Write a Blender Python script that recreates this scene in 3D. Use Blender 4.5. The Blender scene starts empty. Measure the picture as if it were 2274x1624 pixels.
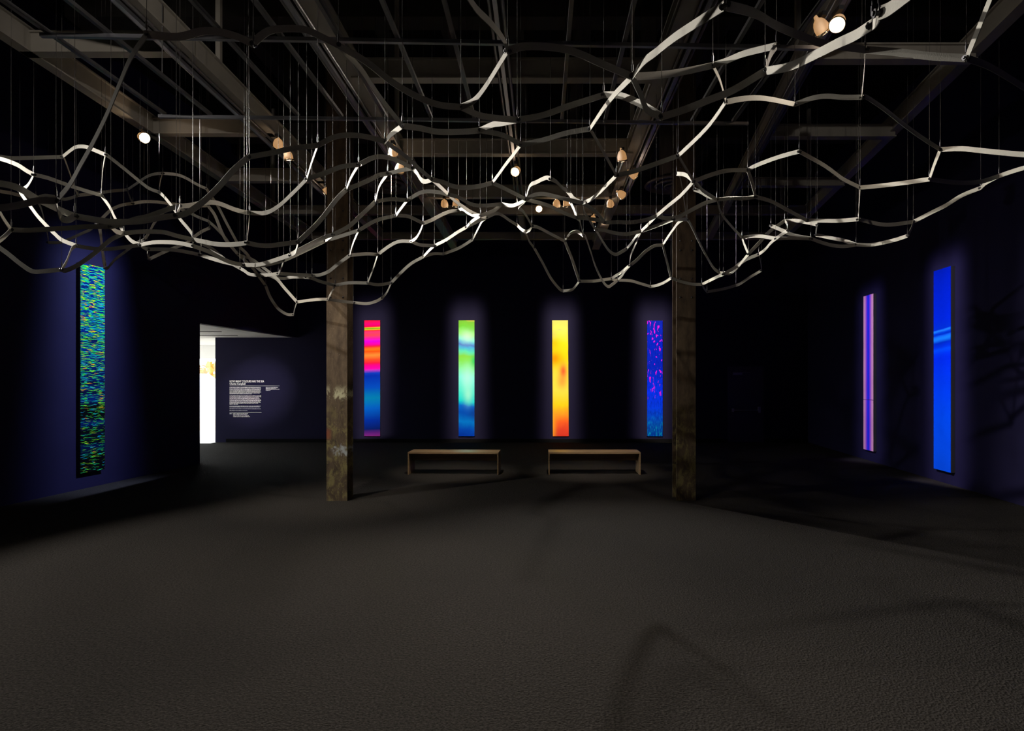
import bpy, bmesh, math, random
from mathutils import Vector, Matrix

scene = bpy.context.scene
COL = scene.collection
random.seed(7)

# ------------------------------------------------------------------ camera
cam_d = bpy.data.cameras.new('camera')
cam = bpy.data.objects.new('camera', cam_d)
COL.objects.link(cam)
cam.location = (0.0, 0.0, 1.8)
cam.rotation_euler = (math.pi / 2, 0, 0)
cam_d.sensor_fit = 'HORIZONTAL'
cam_d.sensor_width = 36.0
cam_d.lens = 36.0 * 1350.0 / 2274.0
cam_d.shift_x = -65.0 / 2274.0
cam_d.shift_y = 31.0 / 2274.0
cam_d.clip_start = 0.05
cam_d.clip_end = 200
scene.camera = cam

# ------------------------------------------------------------------ world: overcast daylight outside the lobby windows
world = bpy.data.worlds.new('overcast_sky')
scene.world = world
world.use_nodes = True
bg = world.node_tree.nodes['Background']
bg.inputs['Color'].default_value = (0.95, 0.98, 1.0, 1)
bg.inputs['Strength'].default_value = 4.4

# ------------------------------------------------------------------ exposure
vs = scene.view_settings
vs.view_transform = 'Standard'
vs.look = 'None'
vs.exposure = 0.0
vs.gamma = 1.0
vs.use_curve_mapping = False
scene.cycles.use_denoising = True
scene.cycles.max_bounces = 8
scene.cycles.transparent_max_bounces = 8
scene.cycles.sample_clamp_indirect = 4.0
scene.cycles.caustics_reflective = False
scene.cycles.caustics_refractive = False

# lamp table: position of the bulb, aim point, power (W), cone (deg), blend, colour, lens emission, gobo (half width m, half height m, soft m), label
WARM = (1.0, 0.86, 0.70)
MILD = (1.0, 0.93, 0.84)
COOL = (0.55, 0.64, 1.0)
LAMPS = [
 ((-4.93, 7.53, 4.80), (0.1, 4.2, 2.2), 3500, 96, 0.3, MILD, 14, (4.7, 2.2, 0.1, 1.0, 0.5, 1.5, 1.0), 'round white spotlight glowing alone under the left ceiling beam'),
 ((-3.35, 7.74, 4.80), (-8.1, 17.4, 1.45), 4200, 12, 1.0, MILD, 4, None, 'upper spotlight of the pair left of the paint-stained column'),
 ((-3.32, 7.98, 4.72), (-3.05, 9.0, 0.7), 330, 46, 1.0, WARM, 4, None, 'lower spotlight of the pair left of the paint-stained column'),
 ((-3.52, 9.95, 4.88), (-7.51, 10.12, 1.95), 1600, 70, 0.2, COOL, 4, (0.27, 1.78, 1.68, 1.3, 1.4, 0.05, 2.0), 'spotlight peeking out from behind the left column edge'),
 ((-1.80, 7.40, 4.58), (-4.82, 17.4, 1.84), 5600, 30, 0.2, WARM, 4, (0.24, 1.68, 1.62, 0.70, 1.2, 0.12, 2.0), 'spotlight tilted under the middle-left track, upper of two'),
 ((-1.80, 7.72, 4.47), (-3.4, 11.5, 0.0), 60, 50, 1.0, WARM, 5, None, 'spotlight tilted under the middle-left track, lower of two'),
 ((-1.57, 9.86, 4.65), (-2.13, 17.4, 1.84), 3300, 40, 0.2, WARM, 3, (0.24, 1.68, 1.62, 0.70, 1.2, 0.12, 2.0), 'left of two round bulbs below the beam left of the bright lamp'),
 ((-1.38, 9.86, 4.65), (-1.66, 11.7, 0.3), 520, 34, 1.0, WARM, 2, None, 'right of two round bulbs below the beam left of the bright lamp'),
 ((-0.34, 8.16, 4.60), (-2.6, 2.4, 0.0), 620, 96, 1.0, WARM, 6, None, 'small spotlight halfway along the centre track'),
 ((-0.05, 11.62, 5.07), (1.5, 3.2, 0.0), 1600, 70, 1.0, MILD, 60, None, 'dazzling spotlight facing the room in the middle'),
 ((0.248, 9.86, 4.65), (0.556, 17.4, 1.84), 3300, 40, 0.2, WARM, 2.5, (0.24, 1.68, 1.62, 0.70, 1.2, 0.12, 2.0), 'round bulb immediately right of the dazzling middle lamp'),
 ((0.41, 9.86, 4.65), (1.0, 11.7, 0.3), 520, 34, 1.0, WARM, 2.5, None, 'second round bulb right of the dazzling middle lamp'),
 ((1.12, 9.86, 4.65), (3.24, 17.4, 1.84), 3700, 40, 0.2, WARM, 3, (0.24, 1.68, 1.62, 0.70, 1.2, 0.12, 2.0), 'small drop-shaped bulb left of the middle-right track end'),
 ((1.00, 7.53, 4.55), (1.8, 9.8, 0.0), 60, 50, 1.0, WARM, 8, None, 'twin-lit spotlight hanging from the crossbeam end at right'),
 ((1.26, 8.25, 4.58), (6.98, 10.53, 1.95), 2300, 50, 0.2, (0.95, 0.85, 1.0), 12, (0.28, 1.80, 1.74, 0.7, 0.8, 0.2, 2.0), 'bright spotlight halfway along the middle-right track'),
 ((1.20, 9.05, 4.55), (7.20, 13.38, 1.9), 2300, 50, 0.2, (0.75, 0.70, 1.0), 10, (0.26, 1.74, 1.72, 0.6, 0.7, 0.35, 2.0), 'ringed spotlight at the far end of the middle-right track'),
 ((0.98, 11.58, 4.84), (0.2, 14.5, 0.0), 60, 50, 1.0, WARM, 4, None, 'left spotlight of the pair under the far crossbeam'),
 ((1.22, 11.58, 4.83), (1.0, 14.5, 0.0), 60, 50, 1.0, WARM, 10, None, 'right spotlight of the pair under the far crossbeam'),
 ((2.41, 4.94, 4.70), (-0.2, 1.8, 0.0), 210, 84, 1.0, WARM, 30, None, 'large glaring spotlight on the right track, front of two'),
 ((2.33, 5.05, 4.72), (6.9, 7.4, 0.0), 50, 70, 1.0, WARM, 14, None, 'smaller spotlight on the right track, behind the large one'),
 ((-1.96, 1.7, 4.61), (-4.5, 7.0, 5.0), 260, 34, 0.8, MILD, 8, None, 'unseen spotlight added above the viewer to light the left beams'),  # added out of view to brighten the left ceiling beams
 ((-7.2, 5.6, 4.70), (-3.2, 6.0, 1.9), 900, 80, 0.5, MILD, 10, None, 'unseen spotlight added near the left wall to light the left straps and floor'),  # added beyond the left frame edge as side light for straps and floor
 ((1.30, 1.7, 4.61), (4.6, 8.0, 5.0), 150, 30, 0.8, MILD, 8, None, 'unseen spotlight added above the viewer to light the right beam'),  # added out of view so the right beam reads lit
]

# ------------------------------------------------------------------ helpers
def lin(c):
    c = c / 255.0
    return c / 12.92 if c <= 0.04045 else ((c + 0.055) / 1.055) ** 2.4
def rgb(r, g, b):
    return (lin(r), lin(g), lin(b), 1.0)

class MB:
    def __init__(self):
        self.v = []; self.f = []; self.smooth = []
    def add(self, vs, fs, smooth=False):
        o = len(self.v)
        self.v += [tuple(p) for p in vs]
        self.f += [tuple(i + o for i in f) for f in fs]
        self.smooth += [smooth] * len(fs)
        return self
    def box(self, x0, x1, y0, y1, z0, z1):
        vs = [(x, y, z) for z in (z0, z1) for y in (y0, y1) for x in (x0, x1)]
        return self.add(vs, [(0, 2, 3, 1), (4, 5, 7, 6), (0, 1, 5, 4), (1, 3, 7, 5), (3, 2, 6, 7), (2, 0, 4, 6)])
    def bar(self, a, b, w, h, up=(0, 0, 1)):
        """box of width w and height h along a-b, a and b on its centre line"""
        a = Vector(a); b = Vector(b); d = (b - a).normalized(); u = Vector(up)
        s = d.cross(u).normalized(); u = s.cross(d).normalized()
        vs = []
        for p in (a, b):
            for i, j in ((-1, -1), (1, -1), (1, 1), (-1, 1)):
                vs.append(p + s * (i * w / 2) + u * (j * h / 2))
        return self.add(vs, [(0, 1, 2, 3), (7, 6, 5, 4), (0, 4, 5, 1), (1, 5, 6, 2), (2, 6, 7, 3), (3, 7, 4, 0)])
    def tube(self, pts, r, n=8, cap=True):
        pts = [Vector(p) for p in pts]; rings = []
        ref = Vector((0, 0, 1))
        for k, p in enumerate(pts):
            d = (pts[min(k + 1, len(pts) - 1)] - pts[max(k - 1, 0)]).normalized()
            rr = ref if abs(d.dot(ref)) < 0.95 else Vector((1, 0, 0))
            s = d.cross(rr).normalized(); u = s.cross(d)
            rings.append([p + (s * math.cos(2 * math.pi * i / n) + u * math.sin(2 * math.pi * i / n)) * (r[k] if isinstance(r, (list, tuple)) else r) for i in range(n)])
        vs = [q for ring in rings for q in ring]; fs = []
        for k in range(len(pts) - 1):
            for i in range(n):
                fs.append((k * n + i, k * n + (i + 1) % n, (k + 1) * n + (i + 1) % n, (k + 1) * n + i))
        self.add(vs, fs, True)
        if cap:
            m = len(pts) - 1
            self.add(rings[0], [tuple(range(n - 1, -1, -1))]); self.add(rings[m], [tuple(range(n))])
        return self
    def lathe(self, prof, n=24, axis='z', at=(0, 0, 0)):
        """profile of (radius, height) turned about the vertical through at"""
        vs = []
        for r, h in prof:
            for i in range(n):
                a = 2 * math.pi * i / n
                vs.append((at[0] + r * math.cos(a), at[1] + r * math.sin(a), at[2] + h))
        fs = []
        for k in range(len(prof) - 1):
            for i in range(n):
                fs.append((k * n + i, k * n + (i + 1) % n, (k + 1) * n + (i + 1) % n, (k + 1) * n + i))
        return self.add(vs, fs, True)
    def disc(self, r, z, n=24, flip=False):
        vs = [(r * math.cos(2 * math.pi * i / n), r * math.sin(2 * math.pi * i / n), z) for i in range(n)]
        return self.add(vs, [tuple(range(n))[::-1] if flip else tuple(range(n))])
    def mesh(self, name, mat):
        me = bpy.data.meshes.new(name)
        me.from_pydata(self.v, [], self.f)
        me.polygons.foreach_set('use_smooth', self.smooth)
        if mat: me.materials.append(mat)
        me.update()
        return me
    def build(self, name, mat, parent=None):
        return put(name, self.mesh(name, mat), parent)

def put(name, data, parent=None, loc=None):
    o = bpy.data.objects.new(name, data)
    COL.objects.link(o)
    if parent: o.parent = parent
    if loc: o.location = loc
    return o
def tag(o, label=None, cat=None, group=None, kind=None):
    if label: o['label'] = label
    if cat: o['category'] = cat
    if group: o['group'] = group
    if kind: o['kind'] = kind
    return o
def empty(name, loc, rz=0.0):
    o = put(name, None, None, loc); o.rotation_euler = (0, 0, rz); return o
def struct(o, label=None):
    o['kind'] = 'structure'
    if label: o['label'] = label
    return o

# ------------------------------------------------------------------ materials
class NT:
    def __init__(self, name):
        self.m = bpy.data.materials.new(name); self.m.use_nodes = True
        self.t = self.m.node_tree; self.b = self.t.nodes['Principled BSDF']
    def n(self, kind, **kw):
        x = self.t.nodes.new(kind)
        for k, v in kw.items(): setattr(x, k, v)
        return x
    def l(self, a, b): self.t.links.new(a, b)
    def val(self, sock, v):
        if hasattr(v, 'is_output'): self.l(v, sock)
        else: sock.default_value = v
    def math(self, op, a, b=None, c=None, clamp=False):
        x = self.n('ShaderNodeMath', operation=op, use_clamp=clamp)
        self.val(x.inputs[0], a)
        if b is not None: self.val(x.inputs[1], b)
        if c is not None: self.val(x.inputs[2], c)
        return x.outputs[0]
    def mapr(self, v, a, b, c=0.0, d=1.0, smooth=False):
        x = self.n('ShaderNodeMapRange', interpolation_type='SMOOTHSTEP' if smooth else 'LINEAR')
        self.val(x.inputs[0], v)
        for i, q in enumerate((a, b, c, d)): x.inputs[1 + i].default_value = q
        return x.outputs[0]
    def mix(self, f, a, b, blend='MIX'):
        x = self.n('ShaderNodeMix', data_type='RGBA', blend_type=blend)
        self.val(x.inputs[0], f); self.val(x.inputs[6], a); self.val(x.inputs[7], b)
        return x.outputs[2]
    def ramp(self, f, stops, interp='LINEAR'):
        x = self.n('ShaderNodeValToRGB'); r = x.color_ramp; r.interpolation = interp
        while len(r.elements) < len(stops): r.elements.new(0.5)
        for e, (p, c) in zip(r.elements, stops):
            e.position = p; e.color = c
        self.val(x.inputs[0], f)
        return x.outputs[0]
    def coord(self, which='Object'):
        return self.n('ShaderNodeTexCoord').outputs[which]
    def sep(self, v):
        x = self.n('ShaderNodeSeparateXYZ'); self.l(v, x.inputs[0]); return x.outputs
    def comb(self, a, b, c):
        x = self.n('ShaderNodeCombineXYZ')
        for i, q in enumerate((a, b, c)): self.val(x.inputs[i], q)
        return x.outputs[0]
    def noise(self, vec, scale, detail=3.0, rough=0.5, dist=0.0):
        x = self.n('ShaderNodeTexNoise'); self.l(vec, x.inputs['Vector'])
        x.inputs['Scale'].default_value = scale; x.inputs['Detail'].default_value = detail
        x.inputs['Roughness'].default_value = rough; x.inputs['Distortion'].default_value = dist
        return x.outputs[0]
    def bump(self, h, strength=0.3, dist=0.01):
        x = self.n('ShaderNodeBump'); x.inputs['Strength'].default_value = strength
        x.inputs['Distance'].default_value = dist; self.l(h, x.inputs['Height'])
        self.l(x.outputs[0], self.b.inputs['Normal'])
    def done(self, color=None, rough=0.6, metal=0.0, spec=None):
        if color is not None: self.val(self.b.inputs['Base Color'], color)
        self.b.inputs['Roughness'].default_value = rough
        self.b.inputs['Metallic'].default_value = metal
        if spec is not None: self.b.inputs['Specular IOR Level'].default_value = spec
        return self.m

def m_wall():
    q = NT('navy_wall_paint'); c = q.coord('Object')
    n = q.noise(c, 2.5, 4)
    col = q.mix(n, (0.0056, 0.0046, 0.028, 1), (0.0082, 0.0066, 0.038, 1))
    q.bump(q.noise(c, 120, 2), 0.12, 0.002)
    return q.done(col, 0.75, 0, 0.2)
def m_carpet():
    q = NT('charcoal_carpet'); c = q.coord('Object'); s = q.sep(c)
    w = q.n('ShaderNodeTexVoronoi'); q.l(c, w.inputs['Vector']); w.inputs['Scale'].default_value = 70
    big = q.noise(c, 0.7, 4)
    fine = q.noise(c, 60, 3, 0.7)
    col = q.mix(q.mapr(fine, 0.33, 0.67), (0.013, 0.0120, 0.0112, 1), (0.050, 0.0460, 0.0425, 1))
    col = q.mix(q.mapr(big, 0.3, 0.7, 0.0, 0.45), col, (0.026, 0.0240, 0.0222, 1))
    q.bump(q.math('ADD', w.outputs['Distance'], q.math('MULTIPLY', fine, 0.6)), 0.6, 0.012)
    return q.done(col, 0.95, 0, 0.05)
def m_plain(name, col, rough=0.6, metal=0.0, spec=None, var=0.0, scale=8.0):
    q = NT(name)
    if var:
        c = q.coord('Object'); n = q.noise(c, scale, 4)
        d = tuple(x * (1 - var) for x in col[:3]) + (1,)
        col = q.mix(n, d, col)
    return q.done(col, rough, metal, spec)
def m_emit(name, col, st):
    q = NT(name)
    q.b.inputs['Base Color'].default_value = (0.6, 0.55, 0.5, 1)
    q.b.inputs['Emission Color'].default_value = tuple(col) + (1,)
    q.b.inputs['Emission Strength'].default_value = st
    return q.m
def m_strap():
    q = NT('off_white_felt_strap'); c = q.coord('Object')
    n = q.noise(c, 160, 2, 0.6); b = q.noise(c, 3, 3)
    col = q.mix(n, (0.36, 0.35, 0.315, 1), (0.49, 0.48, 0.43, 1))
    col = q.mix(q.mapr(b, 0.35, 0.75), col, (0.40, 0.39, 0.36, 1))
    q.bump(n, 0.25, 0.003)
    return q.done(col, 0.9, 0, 0.15)
def m_rust(name, pale):
    q = NT(name); c = q.coord('Object'); s = q.sep(c)
    st = q.comb(q.math('MULTIPLY', s[0], 1.0), s[1], q.math('MULTIPLY', s[2], 0.35))
    n1 = q.noise(st, 9, 6, 0.65); n2 = q.noise(q.comb(s[0], s[1], q.math('MULTIPLY', s[2], 0.6)), 9, 8, 0.72, 0.5); n3 = q.noise(c, 4.0, 5, 0.65)
    base = q.ramp(n1, [(0.25, (0.030, 0.020, 0.012, 1)), (0.5, (0.085, 0.060, 0.038, 1)), (0.75, (0.14, 0.105, 0.065, 1))])
    # old ochre paint, thickest near the foot
    foot = q.mapr(s[2], 0.9, 1.7, 1.0, 0.0, True)
    och = q.math('MULTIPLY', foot, q.mapr(n2, 0.46, 0.60, 0, 1, True))
    col = q.mix(q.math('MULTIPLY', och, 0.75), base, (0.22, 0.19, 0.075, 1))
    dark = q.math('MULTIPLY', foot, q.mapr(n3, 0.56, 0.68, 0, 0.85, True))
    col = q.mix(dark, col, (0.022, 0.018, 0.016, 1))
    if pale:
        zw = q.math('ADD', s[2], q.math('MULTIPLY', q.math('SUBTRACT', n2, 0.5), 0.22))
        band = q.math('MULTIPLY', q.mapr(zw, 1.48, 1.55, 0, 1, True), q.mapr(zw, 1.60, 1.75, 1, 0, True))
        f = q.math('MULTIPLY', band, q.mapr(n2, 0.42, 0.56, 0, 1, True))
        col = q.mix(f, col, (0.42, 0.41, 0.27, 1))
        band2 = q.math('MULTIPLY', q.mapr(q.math('ADD', s[2], q.math('MULTIPLY', q.math('SUBTRACT', n2, 0.5), 0.34)), 0.66, 0.71, 0, 1, True), q.mapr(q.math('ADD', s[2], q.math('MULTIPLY', q.math('SUBTRACT', n2, 0.5), 0.34)), 0.77, 0.82, 1, 0, True))
        f2 = q.math('MULTIPLY', q.math('MULTIPLY', band2, q.mapr(n3, 0.44, 0.56, 0, 0.9, True)), q.mapr(s[0], -0.12, -0.03, 0, 1, True))
        col = q.mix(f2, col, (0.36, 0.40, 0.42, 1))
        red = q.math('MULTIPLY', q.math('MULTIPLY', q.mapr(s[2], 0.88, 0.95, 0, 1, True), q.mapr(s[2], 1.02, 1.1, 1, 0, True)), q.mapr(s[0], -0.13, -0.06, 1, 0, True))
        col = q.mix(q.math('MULTIPLY', red, 0.8), col, (0.22, 0.06, 0.03, 1))
        spk = q.math('MULTIPLY', q.mapr(q.noise(c, 70, 2), 0.68, 0.74, 0, 1, True), q.mapr(s[2], 2.5, 4.0, 1, 0.15))
        col = q.mix(q.math('MULTIPLY', spk, 0.7), col, (0.45, 0.43, 0.33, 1))
    q.bump(n2, 0.4, 0.006)
    return q.done(col, 0.75, 0.0, 0.3)
def m_wood():
    q = NT('pale_oak'); c = q.coord('Object'); s = q.sep(c)
    v = q.comb(q.math('MULTIPLY', s[0], 1.2), q.math('MULTIPLY', s[1], 22.0), q.math('MULTIPLY', s[2], 22.0))
    n = q.noise(v, 2.0, 5, 0.6, 0.4)
    col = q.ramp(n, [(0.3, (0.22, 0.145, 0.080, 1)), (0.7, (0.36, 0.255, 0.15, 1))])
    return q.done(col, 0.32, 0, 0.5)

WALL = m_wall(); CARPET = m_carpet(); STRAP = m_strap(); WOOD = m_wood()
RUST_A = m_rust('stained_column_paint', True); RUST_B = m_rust('rusty_column_paint', False)
BLACK = m_plain('matt_black', (0.012, 0.012, 0.014, 1), 0.7)
CEIL = m_plain('soot_black_ceiling', (0.010, 0.009, 0.010, 1), 0.9, 0, 0.1, 0.5, 1.2)
JOIST = m_plain('raw_dark_timber', (0.045, 0.040, 0.036, 1), 0.85, 0, 0.2, 0.6, 3)
BEAM = m_plain('dusty_white_steel_paint', (0.27, 0.245, 0.21, 1), 0.55, 0, 0.4, 0.25, 5)
ALU = m_plain('brushed_aluminium', (0.30, 0.30, 0.33, 1), 0.42, 0.9)
GALV = m_plain('galvanised_tube', (0.17, 0.165, 0.17, 1), 0.42, 0.8, None, 0.3, 20)
STEELWIRE = m_plain('steel_wire', (0.05, 0.047, 0.045, 1), 0.7, 0.0, 0.1)
BOLT = m_plain('dark_zinc_bolt', (0.10, 0.10, 0.11, 1), 0.35, 0.9)
CHROME = m_plain('warm_polished_reflector', (0.75, 0.62, 0.45, 1), 0.2, 1.0)
WHITE = m_plain('white_wall_paint', (0.78, 0.79, 0.80, 1), 0.7)
WHITEFLOOR = m_plain('pale_polished_floor', (0.80, 0.78, 0.74, 1), 0.35)
VINYL = m_plain('white_vinyl_lettering', (0.88, 0.88, 0.90, 1), 0.5)
DUCT = m_plain('grey_duct_enamel', (0.16, 0.13, 0.13, 1), 0.5, 0.1, None, 0.3, 6)
FRAMEM = m_plain('dark_window_frame', (0.05, 0.05, 0.055, 1), 0.5)
SAND = m_plain('tan_paving', (0.80, 0.66, 0.50, 1), 0.9, 0, 0.1, 0.25, 2)
DOORM = m_plain('navy_door_paint', (0.014, 0.012, 0.036, 1), 0.45, 0, 0.4)
TARP = m_plain('white_tarpaulin', (0.92, 0.93, 0.95, 1), 0.6)
LEAF = m_plain('autumn_yellow_leaves', (0.85, 0.50, 0.12, 1), 0.8, 0, 0.2, 0.4, 3)
BARK = m_plain('brown_bark', (0.12, 0.08, 0.05, 1), 0.9)
def m_glass():
    q = NT('window_glass'); t = q.t
    tr = q.n('ShaderNodeBsdfTransparent'); gl = q.n('ShaderNodeBsdfGlossy'); mx = q.n('ShaderNodeMixShader')
    gl.inputs['Roughness'].default_value = 0.02
    tr.inputs['Color'].default_value = (0.95, 0.97, 0.97, 1)
    mx.inputs[0].default_value = 0.06
    q.l(tr.outputs[0], mx.inputs[1]); q.l(gl.outputs[0], mx.inputs[2])
    q.l(mx.outputs[0], t.nodes['Material Output'].inputs[0])
    return q.m
GLASS = m_glass()

# ------------------------------------------------------------------ structure
def wl(y): return -7.3 + 0.08 * (y - 13.0)        # inner face of the left wall
def wr(y): return 6.84 + 0.09 * (y - 8.617)       # inner face of the right wall
BACK = 17.4; TOP = 7.5; FRONT = -4.0
def prism(pts, z0, z1):
    n = len(pts)
    vs = [(x, y, z0) for x, y in pts] + [(x, y, z1) for x, y in pts]
    fs = [tuple(range(n))[::-1], tuple(range(n, 2 * n))] + [(i, (i + 1) % n, (i + 1) % n + n, i + n) for i in range(n)]
    return MB().add(vs, fs)

struct(MB().box(-12.8, 10, FRONT - 0.3, 17.1, -0.2, 0).box(-9.33, 10, 17.1, BACK + 0.3, -0.2, 0).build('floor', CARPET), 'dark charcoal carpet floor')
struct(MB().box(-12.8, -9.3, 17.1, 21.4, -0.2, 0.002).build('floor_lobby', WHITEFLOOR), 'bright pale floor of the lobby beyond the doorway')
struct(prism([(wl(FRONT), FRONT), (wl(13), 13), (wl(13) - 0.18, 13), (wl(FRONT) - 0.18, FRONT)], 0, TOP).build('wall_left', WALL), 'dark navy left wall')
struct(prism([(wl(13), 13), (wl(BACK), BACK), (wl(BACK) - 0.18, BACK), (wl(13) - 0.18, 13)], 3.0, TOP).build('wall_left_header', WALL), 'dark header over the wide doorway')
struct(MB().box(-9.33, wr(BACK) + 0.3, BACK, BACK + 0.25, 0, TOP).build('wall_back', WALL), 'navy back wall behind the coloured panels')
struct(prism([(wr(FRONT), FRONT), (wr(FRONT) + 0.2, FRONT), (wr(BACK) + 0.2, BACK), (wr(BACK), BACK)], 0, TOP).build('wall_right', WALL), 'dark navy right wall')
struct(MB().box(wl(FRONT) - 0.3, wr(FRONT) + 0.3, FRONT - 0.3, FRONT, 0, TOP).build('wall_front', WALL))
struct(MB().box(wl(FRONT) - 0.5, wr(BACK) + 0.5, FRONT - 0.3, BACK + 0.3, TOP, TOP + 0.2).build('ceiling', CEIL), 'black roof deck high above')
struct(MB().box(-9.02, wr(BACK), BACK - 0.012, BACK, 0.0, 0.10).build('baseboard_back', m_plain('black_baseboard', (0.003, 0.003, 0.004, 1), 0.8, 0, 0.1)))
# roof joists, seen faintly between the beams
for k, x in enumerate((-4.5, -3.4, -2.4, -1.40, -0.38, 0.64, 1.66, 2.7, 3.8)):
    struct(MB().box(x - 0.11, x + 0.11, 1.0, BACK, 7.05, TOP).build('trim_%d' % (k + 1), JOIST), 'dark timber roof joist')
for k, y in enumerate((4.3, 8.45, 12.6)):
    struct(MB().box(-6.5, 6.5, y - 0.16, y + 0.16, 6.75, 7.05).build('trim_%d' % (k + 20), JOIST), 'dark timber cross girder under the roof')

# lobby beyond the doorway
struct(MB().box(-12.8, wl(13) - 0.18, 12.7, 12.9, 0, 3.2).build('wall_lobby_near', WHITE))
struct(prism([(-12.8, 12.7), (wl(13) - 0.18, 12.7), (wl(13) - 0.18, 13), (wl(BACK) - 0.18, BACK), (-9.1, BACK), (-9.1, 21.5), (-12.8, 21.5)], 3.0, 3.2).build('ceiling_lobby', WHITE), 'white lobby ceiling seen through the doorway')
struct(MB().box(-9.33, -9.13, BACK + 0.25, 21.3, 0, 3.2).build('wall_lobby_end', WHITE))
struct(MB().box(-12.8, -9.1, 21.3, 21.5, 2.53, 3.2).build('wall_lobby_far', WHITE), 'pale wall band above the lobby window')
def window(n, x0, x1, y0, y1, z1, label, along_x):
    w = empty('window_%d' % n, ((x0 + x1) / 2, (y0 + y1) / 2, 0)); struct(w, label)
    a0, a1 = (x0, x1) if along_x else (y0, y1)
    L = a1 - a0; cnt = max(2, round(L / 1.9))
    for i in range(cnt + 1):
        p = -L / 2 + L * i / cnt
        m = MB()
        if along_x: m.box(p - 0.03, p + 0.03, -0.05, 0.05, 0, z1)
        else: m.box(-0.05, 0.05, p - 0.03, p + 0.03, 0, z1)
        m.build('mullion', FRAMEM, w)
    for i in range(cnt):
        p0 = -L / 2 + L * i / cnt + 0.03; p1 = -L / 2 + L * (i + 1) / cnt - 0.03
        m = MB()
        if along_x: m.box(p0, p1, -0.006, 0.006, 0, z1)
        else: m.box(-0.006, 0.006, p0, p1, 0, z1)
        m.build('pane', GLASS, w)
window(1, -12.7, -9.2, 21.32, 21.42, 2.53, 'tall lobby window letting in white daylight', True)
window(2, -12.8, -12.7, 12.9, 21.3, 3.0, 'unseen side window added to brighten the lobby', False)  # out of view, added close by for more daylight in the lobby
for k, (x0, x1, y) in enumerate(((-11.5, -8.0, 15.2), (-10.6, -8.2, 16.4))):
    struct(MB().box(x0, x1, y - 0.02, y + 0.02, 2.985, 3.0).build('trim_%d' % (k + 30), BLACK), 'thin dark slot in the lobby ceiling')
# outdoors
struct(MB().box(-60, 20, 21.5, 70, -0.25, -0.05).box(-60, -12.8, -20, 21.5, -0.25, -0.05).build('ground', SAND), 'tan paving outside the lobby window')
t = empty('tent', (-14.9, 28.5, -0.05)); tag(t, 'white sloping tent outside the lobby window', 'tent')
MB().add([(-6.0, -1.0, 0), (0.6, -1.0, 0), (0.6, 3, 0), (-6.0, 3, 0), (-2.1, -0.6, 2.14), (-2.1, 2.6, 2.14), (-3.2, -0.6, 2.10), (-3.2, 2.6, 2.10)],
         [(3, 2, 1, 0), (0, 1, 4, 6), (1, 2, 5, 4), (2, 3, 7, 5), (3, 0, 6, 7), (4, 5, 7, 6)]).build('canvas', TARP, t)
for sx in (-5.9, 0.55): MB().tube([(sx, -1.05, 0), (sx * 0.98, -1.05, 0.4)], 0.03, 6).build('peg', FRAMEM, t)
t = empty('autumn_tree', (-22.0, 41.0, -0.05)); tag(t, 'yellow autumn tree far outside the lobby window', 'tree')
MB().tube([(0, 0, 0), (0.1, 0, 1.0), (-0.05, 0.1, 2.2)], [0.22, 0.17, 0.10], 8).build('trunk', BARK, t)
fb = MB()
for i in range(420):
    a = random.uniform(0, 6.283); u = random.random() ** 0.5; hz = random.uniform(0.4, 2.9)
    rr = 3.4 * u * (1 - 0.35 * abs(hz - 1.4) / 1.5)
    p = Vector((rr * math.cos(a), rr * math.sin(a), hz)); q1 = Vector((random.gauss(0, 1), random.gauss(0, 1), random.gauss(0, 1))).normalized() * 0.28
    q2 = q1.cross(Vector((random.gauss(0, 1), random.gauss(0, 1), random.gauss(0, 1)))).normalized() * 0.2
    fb.add([p - q1, p + q2, p + q1, p - q2], [(0, 1, 2, 3)])
fo = fb.build('foliage', LEAF, t); fo['kind'] = 'stuff'

# dark door in the back wall, right
d = empty('door_1', (5.85, BACK, 0)); struct(d, 'dark door with a push bar in the back wall')
m = MB(); m.box(-0.52, -0.47, -0.03, 0.0, 0, 2.12); m.box(0.47, 0.52, -0.03, 0.0, 0, 2.12); m.box(-0.52, 0.52, -0.03, 0.0, 2.12, 2.17); m.build('door_frame', DOORM, d)
leaf = MB().box(-0.47, 0.47, -0.022, 0.0, 0.01, 2.12).build('door_leaf', DOORM, d)
m = MB(); m.tube([(-0.40, -0.085, 0.92), (0.38, -0.085, 0.92)], 0.017, 8); m.box(-0.42, -0.36, -0.10, -0.02, 0.87, 0.97); m.box(0.33, 0.40, -0.10, -0.02, 0.85, 1.02); m.build('push_bar', ALU, leaf)
m = MB(); m.box(-0.38, -0.12, -0.08, -0.02, 1.93, 2.0); m.bar((-0.2, -0.06, 2.0), (0.1, -0.12, 1.99), 0.02, 0.01); m.build('door_closer', GALV, leaf)

# ------------------------------------------------------------------ columns
def column(x0, x1, y, mat, label):
    cx = (x0 + x1) / 2; w = (x1 - x0) / 2
    c = empty('steel_column', (cx, y, 0)); tag(c, label, 'column')
    MB().box(-w, w, 0, 0.022, 0, TOP).build('front_flange', mat, c)
    MB().box(-w, w, 0.258, 0.28, 0, TOP).build('back_flange', mat, c)
    MB().box(-0.012, 0.012, 0.022, 0.258, 0, TOP).build('web', mat, c)
    MB().box(-w + 0.012, w - 0.012, -0.012, 0.0, 4.87, 5.6).build('splice_plate', mat, c)
    bm_ = MB().lathe([(0.0, 0.014), (0.010, 0.011), (0.015, 0.0)], 8).mesh('rivet', BOLT)
    for z in (3.02, 3.30, 3.72, 3.86, 4.3, 4.95, 5.2):
        for sx in (-0.6, 0.6):
            r = put('rivet', bm_, c, (sx * w, -0.0 if z < 4.87 else -0.012, z)); r.rotation_euler = (math.pi / 2, 0, 0)
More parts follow.
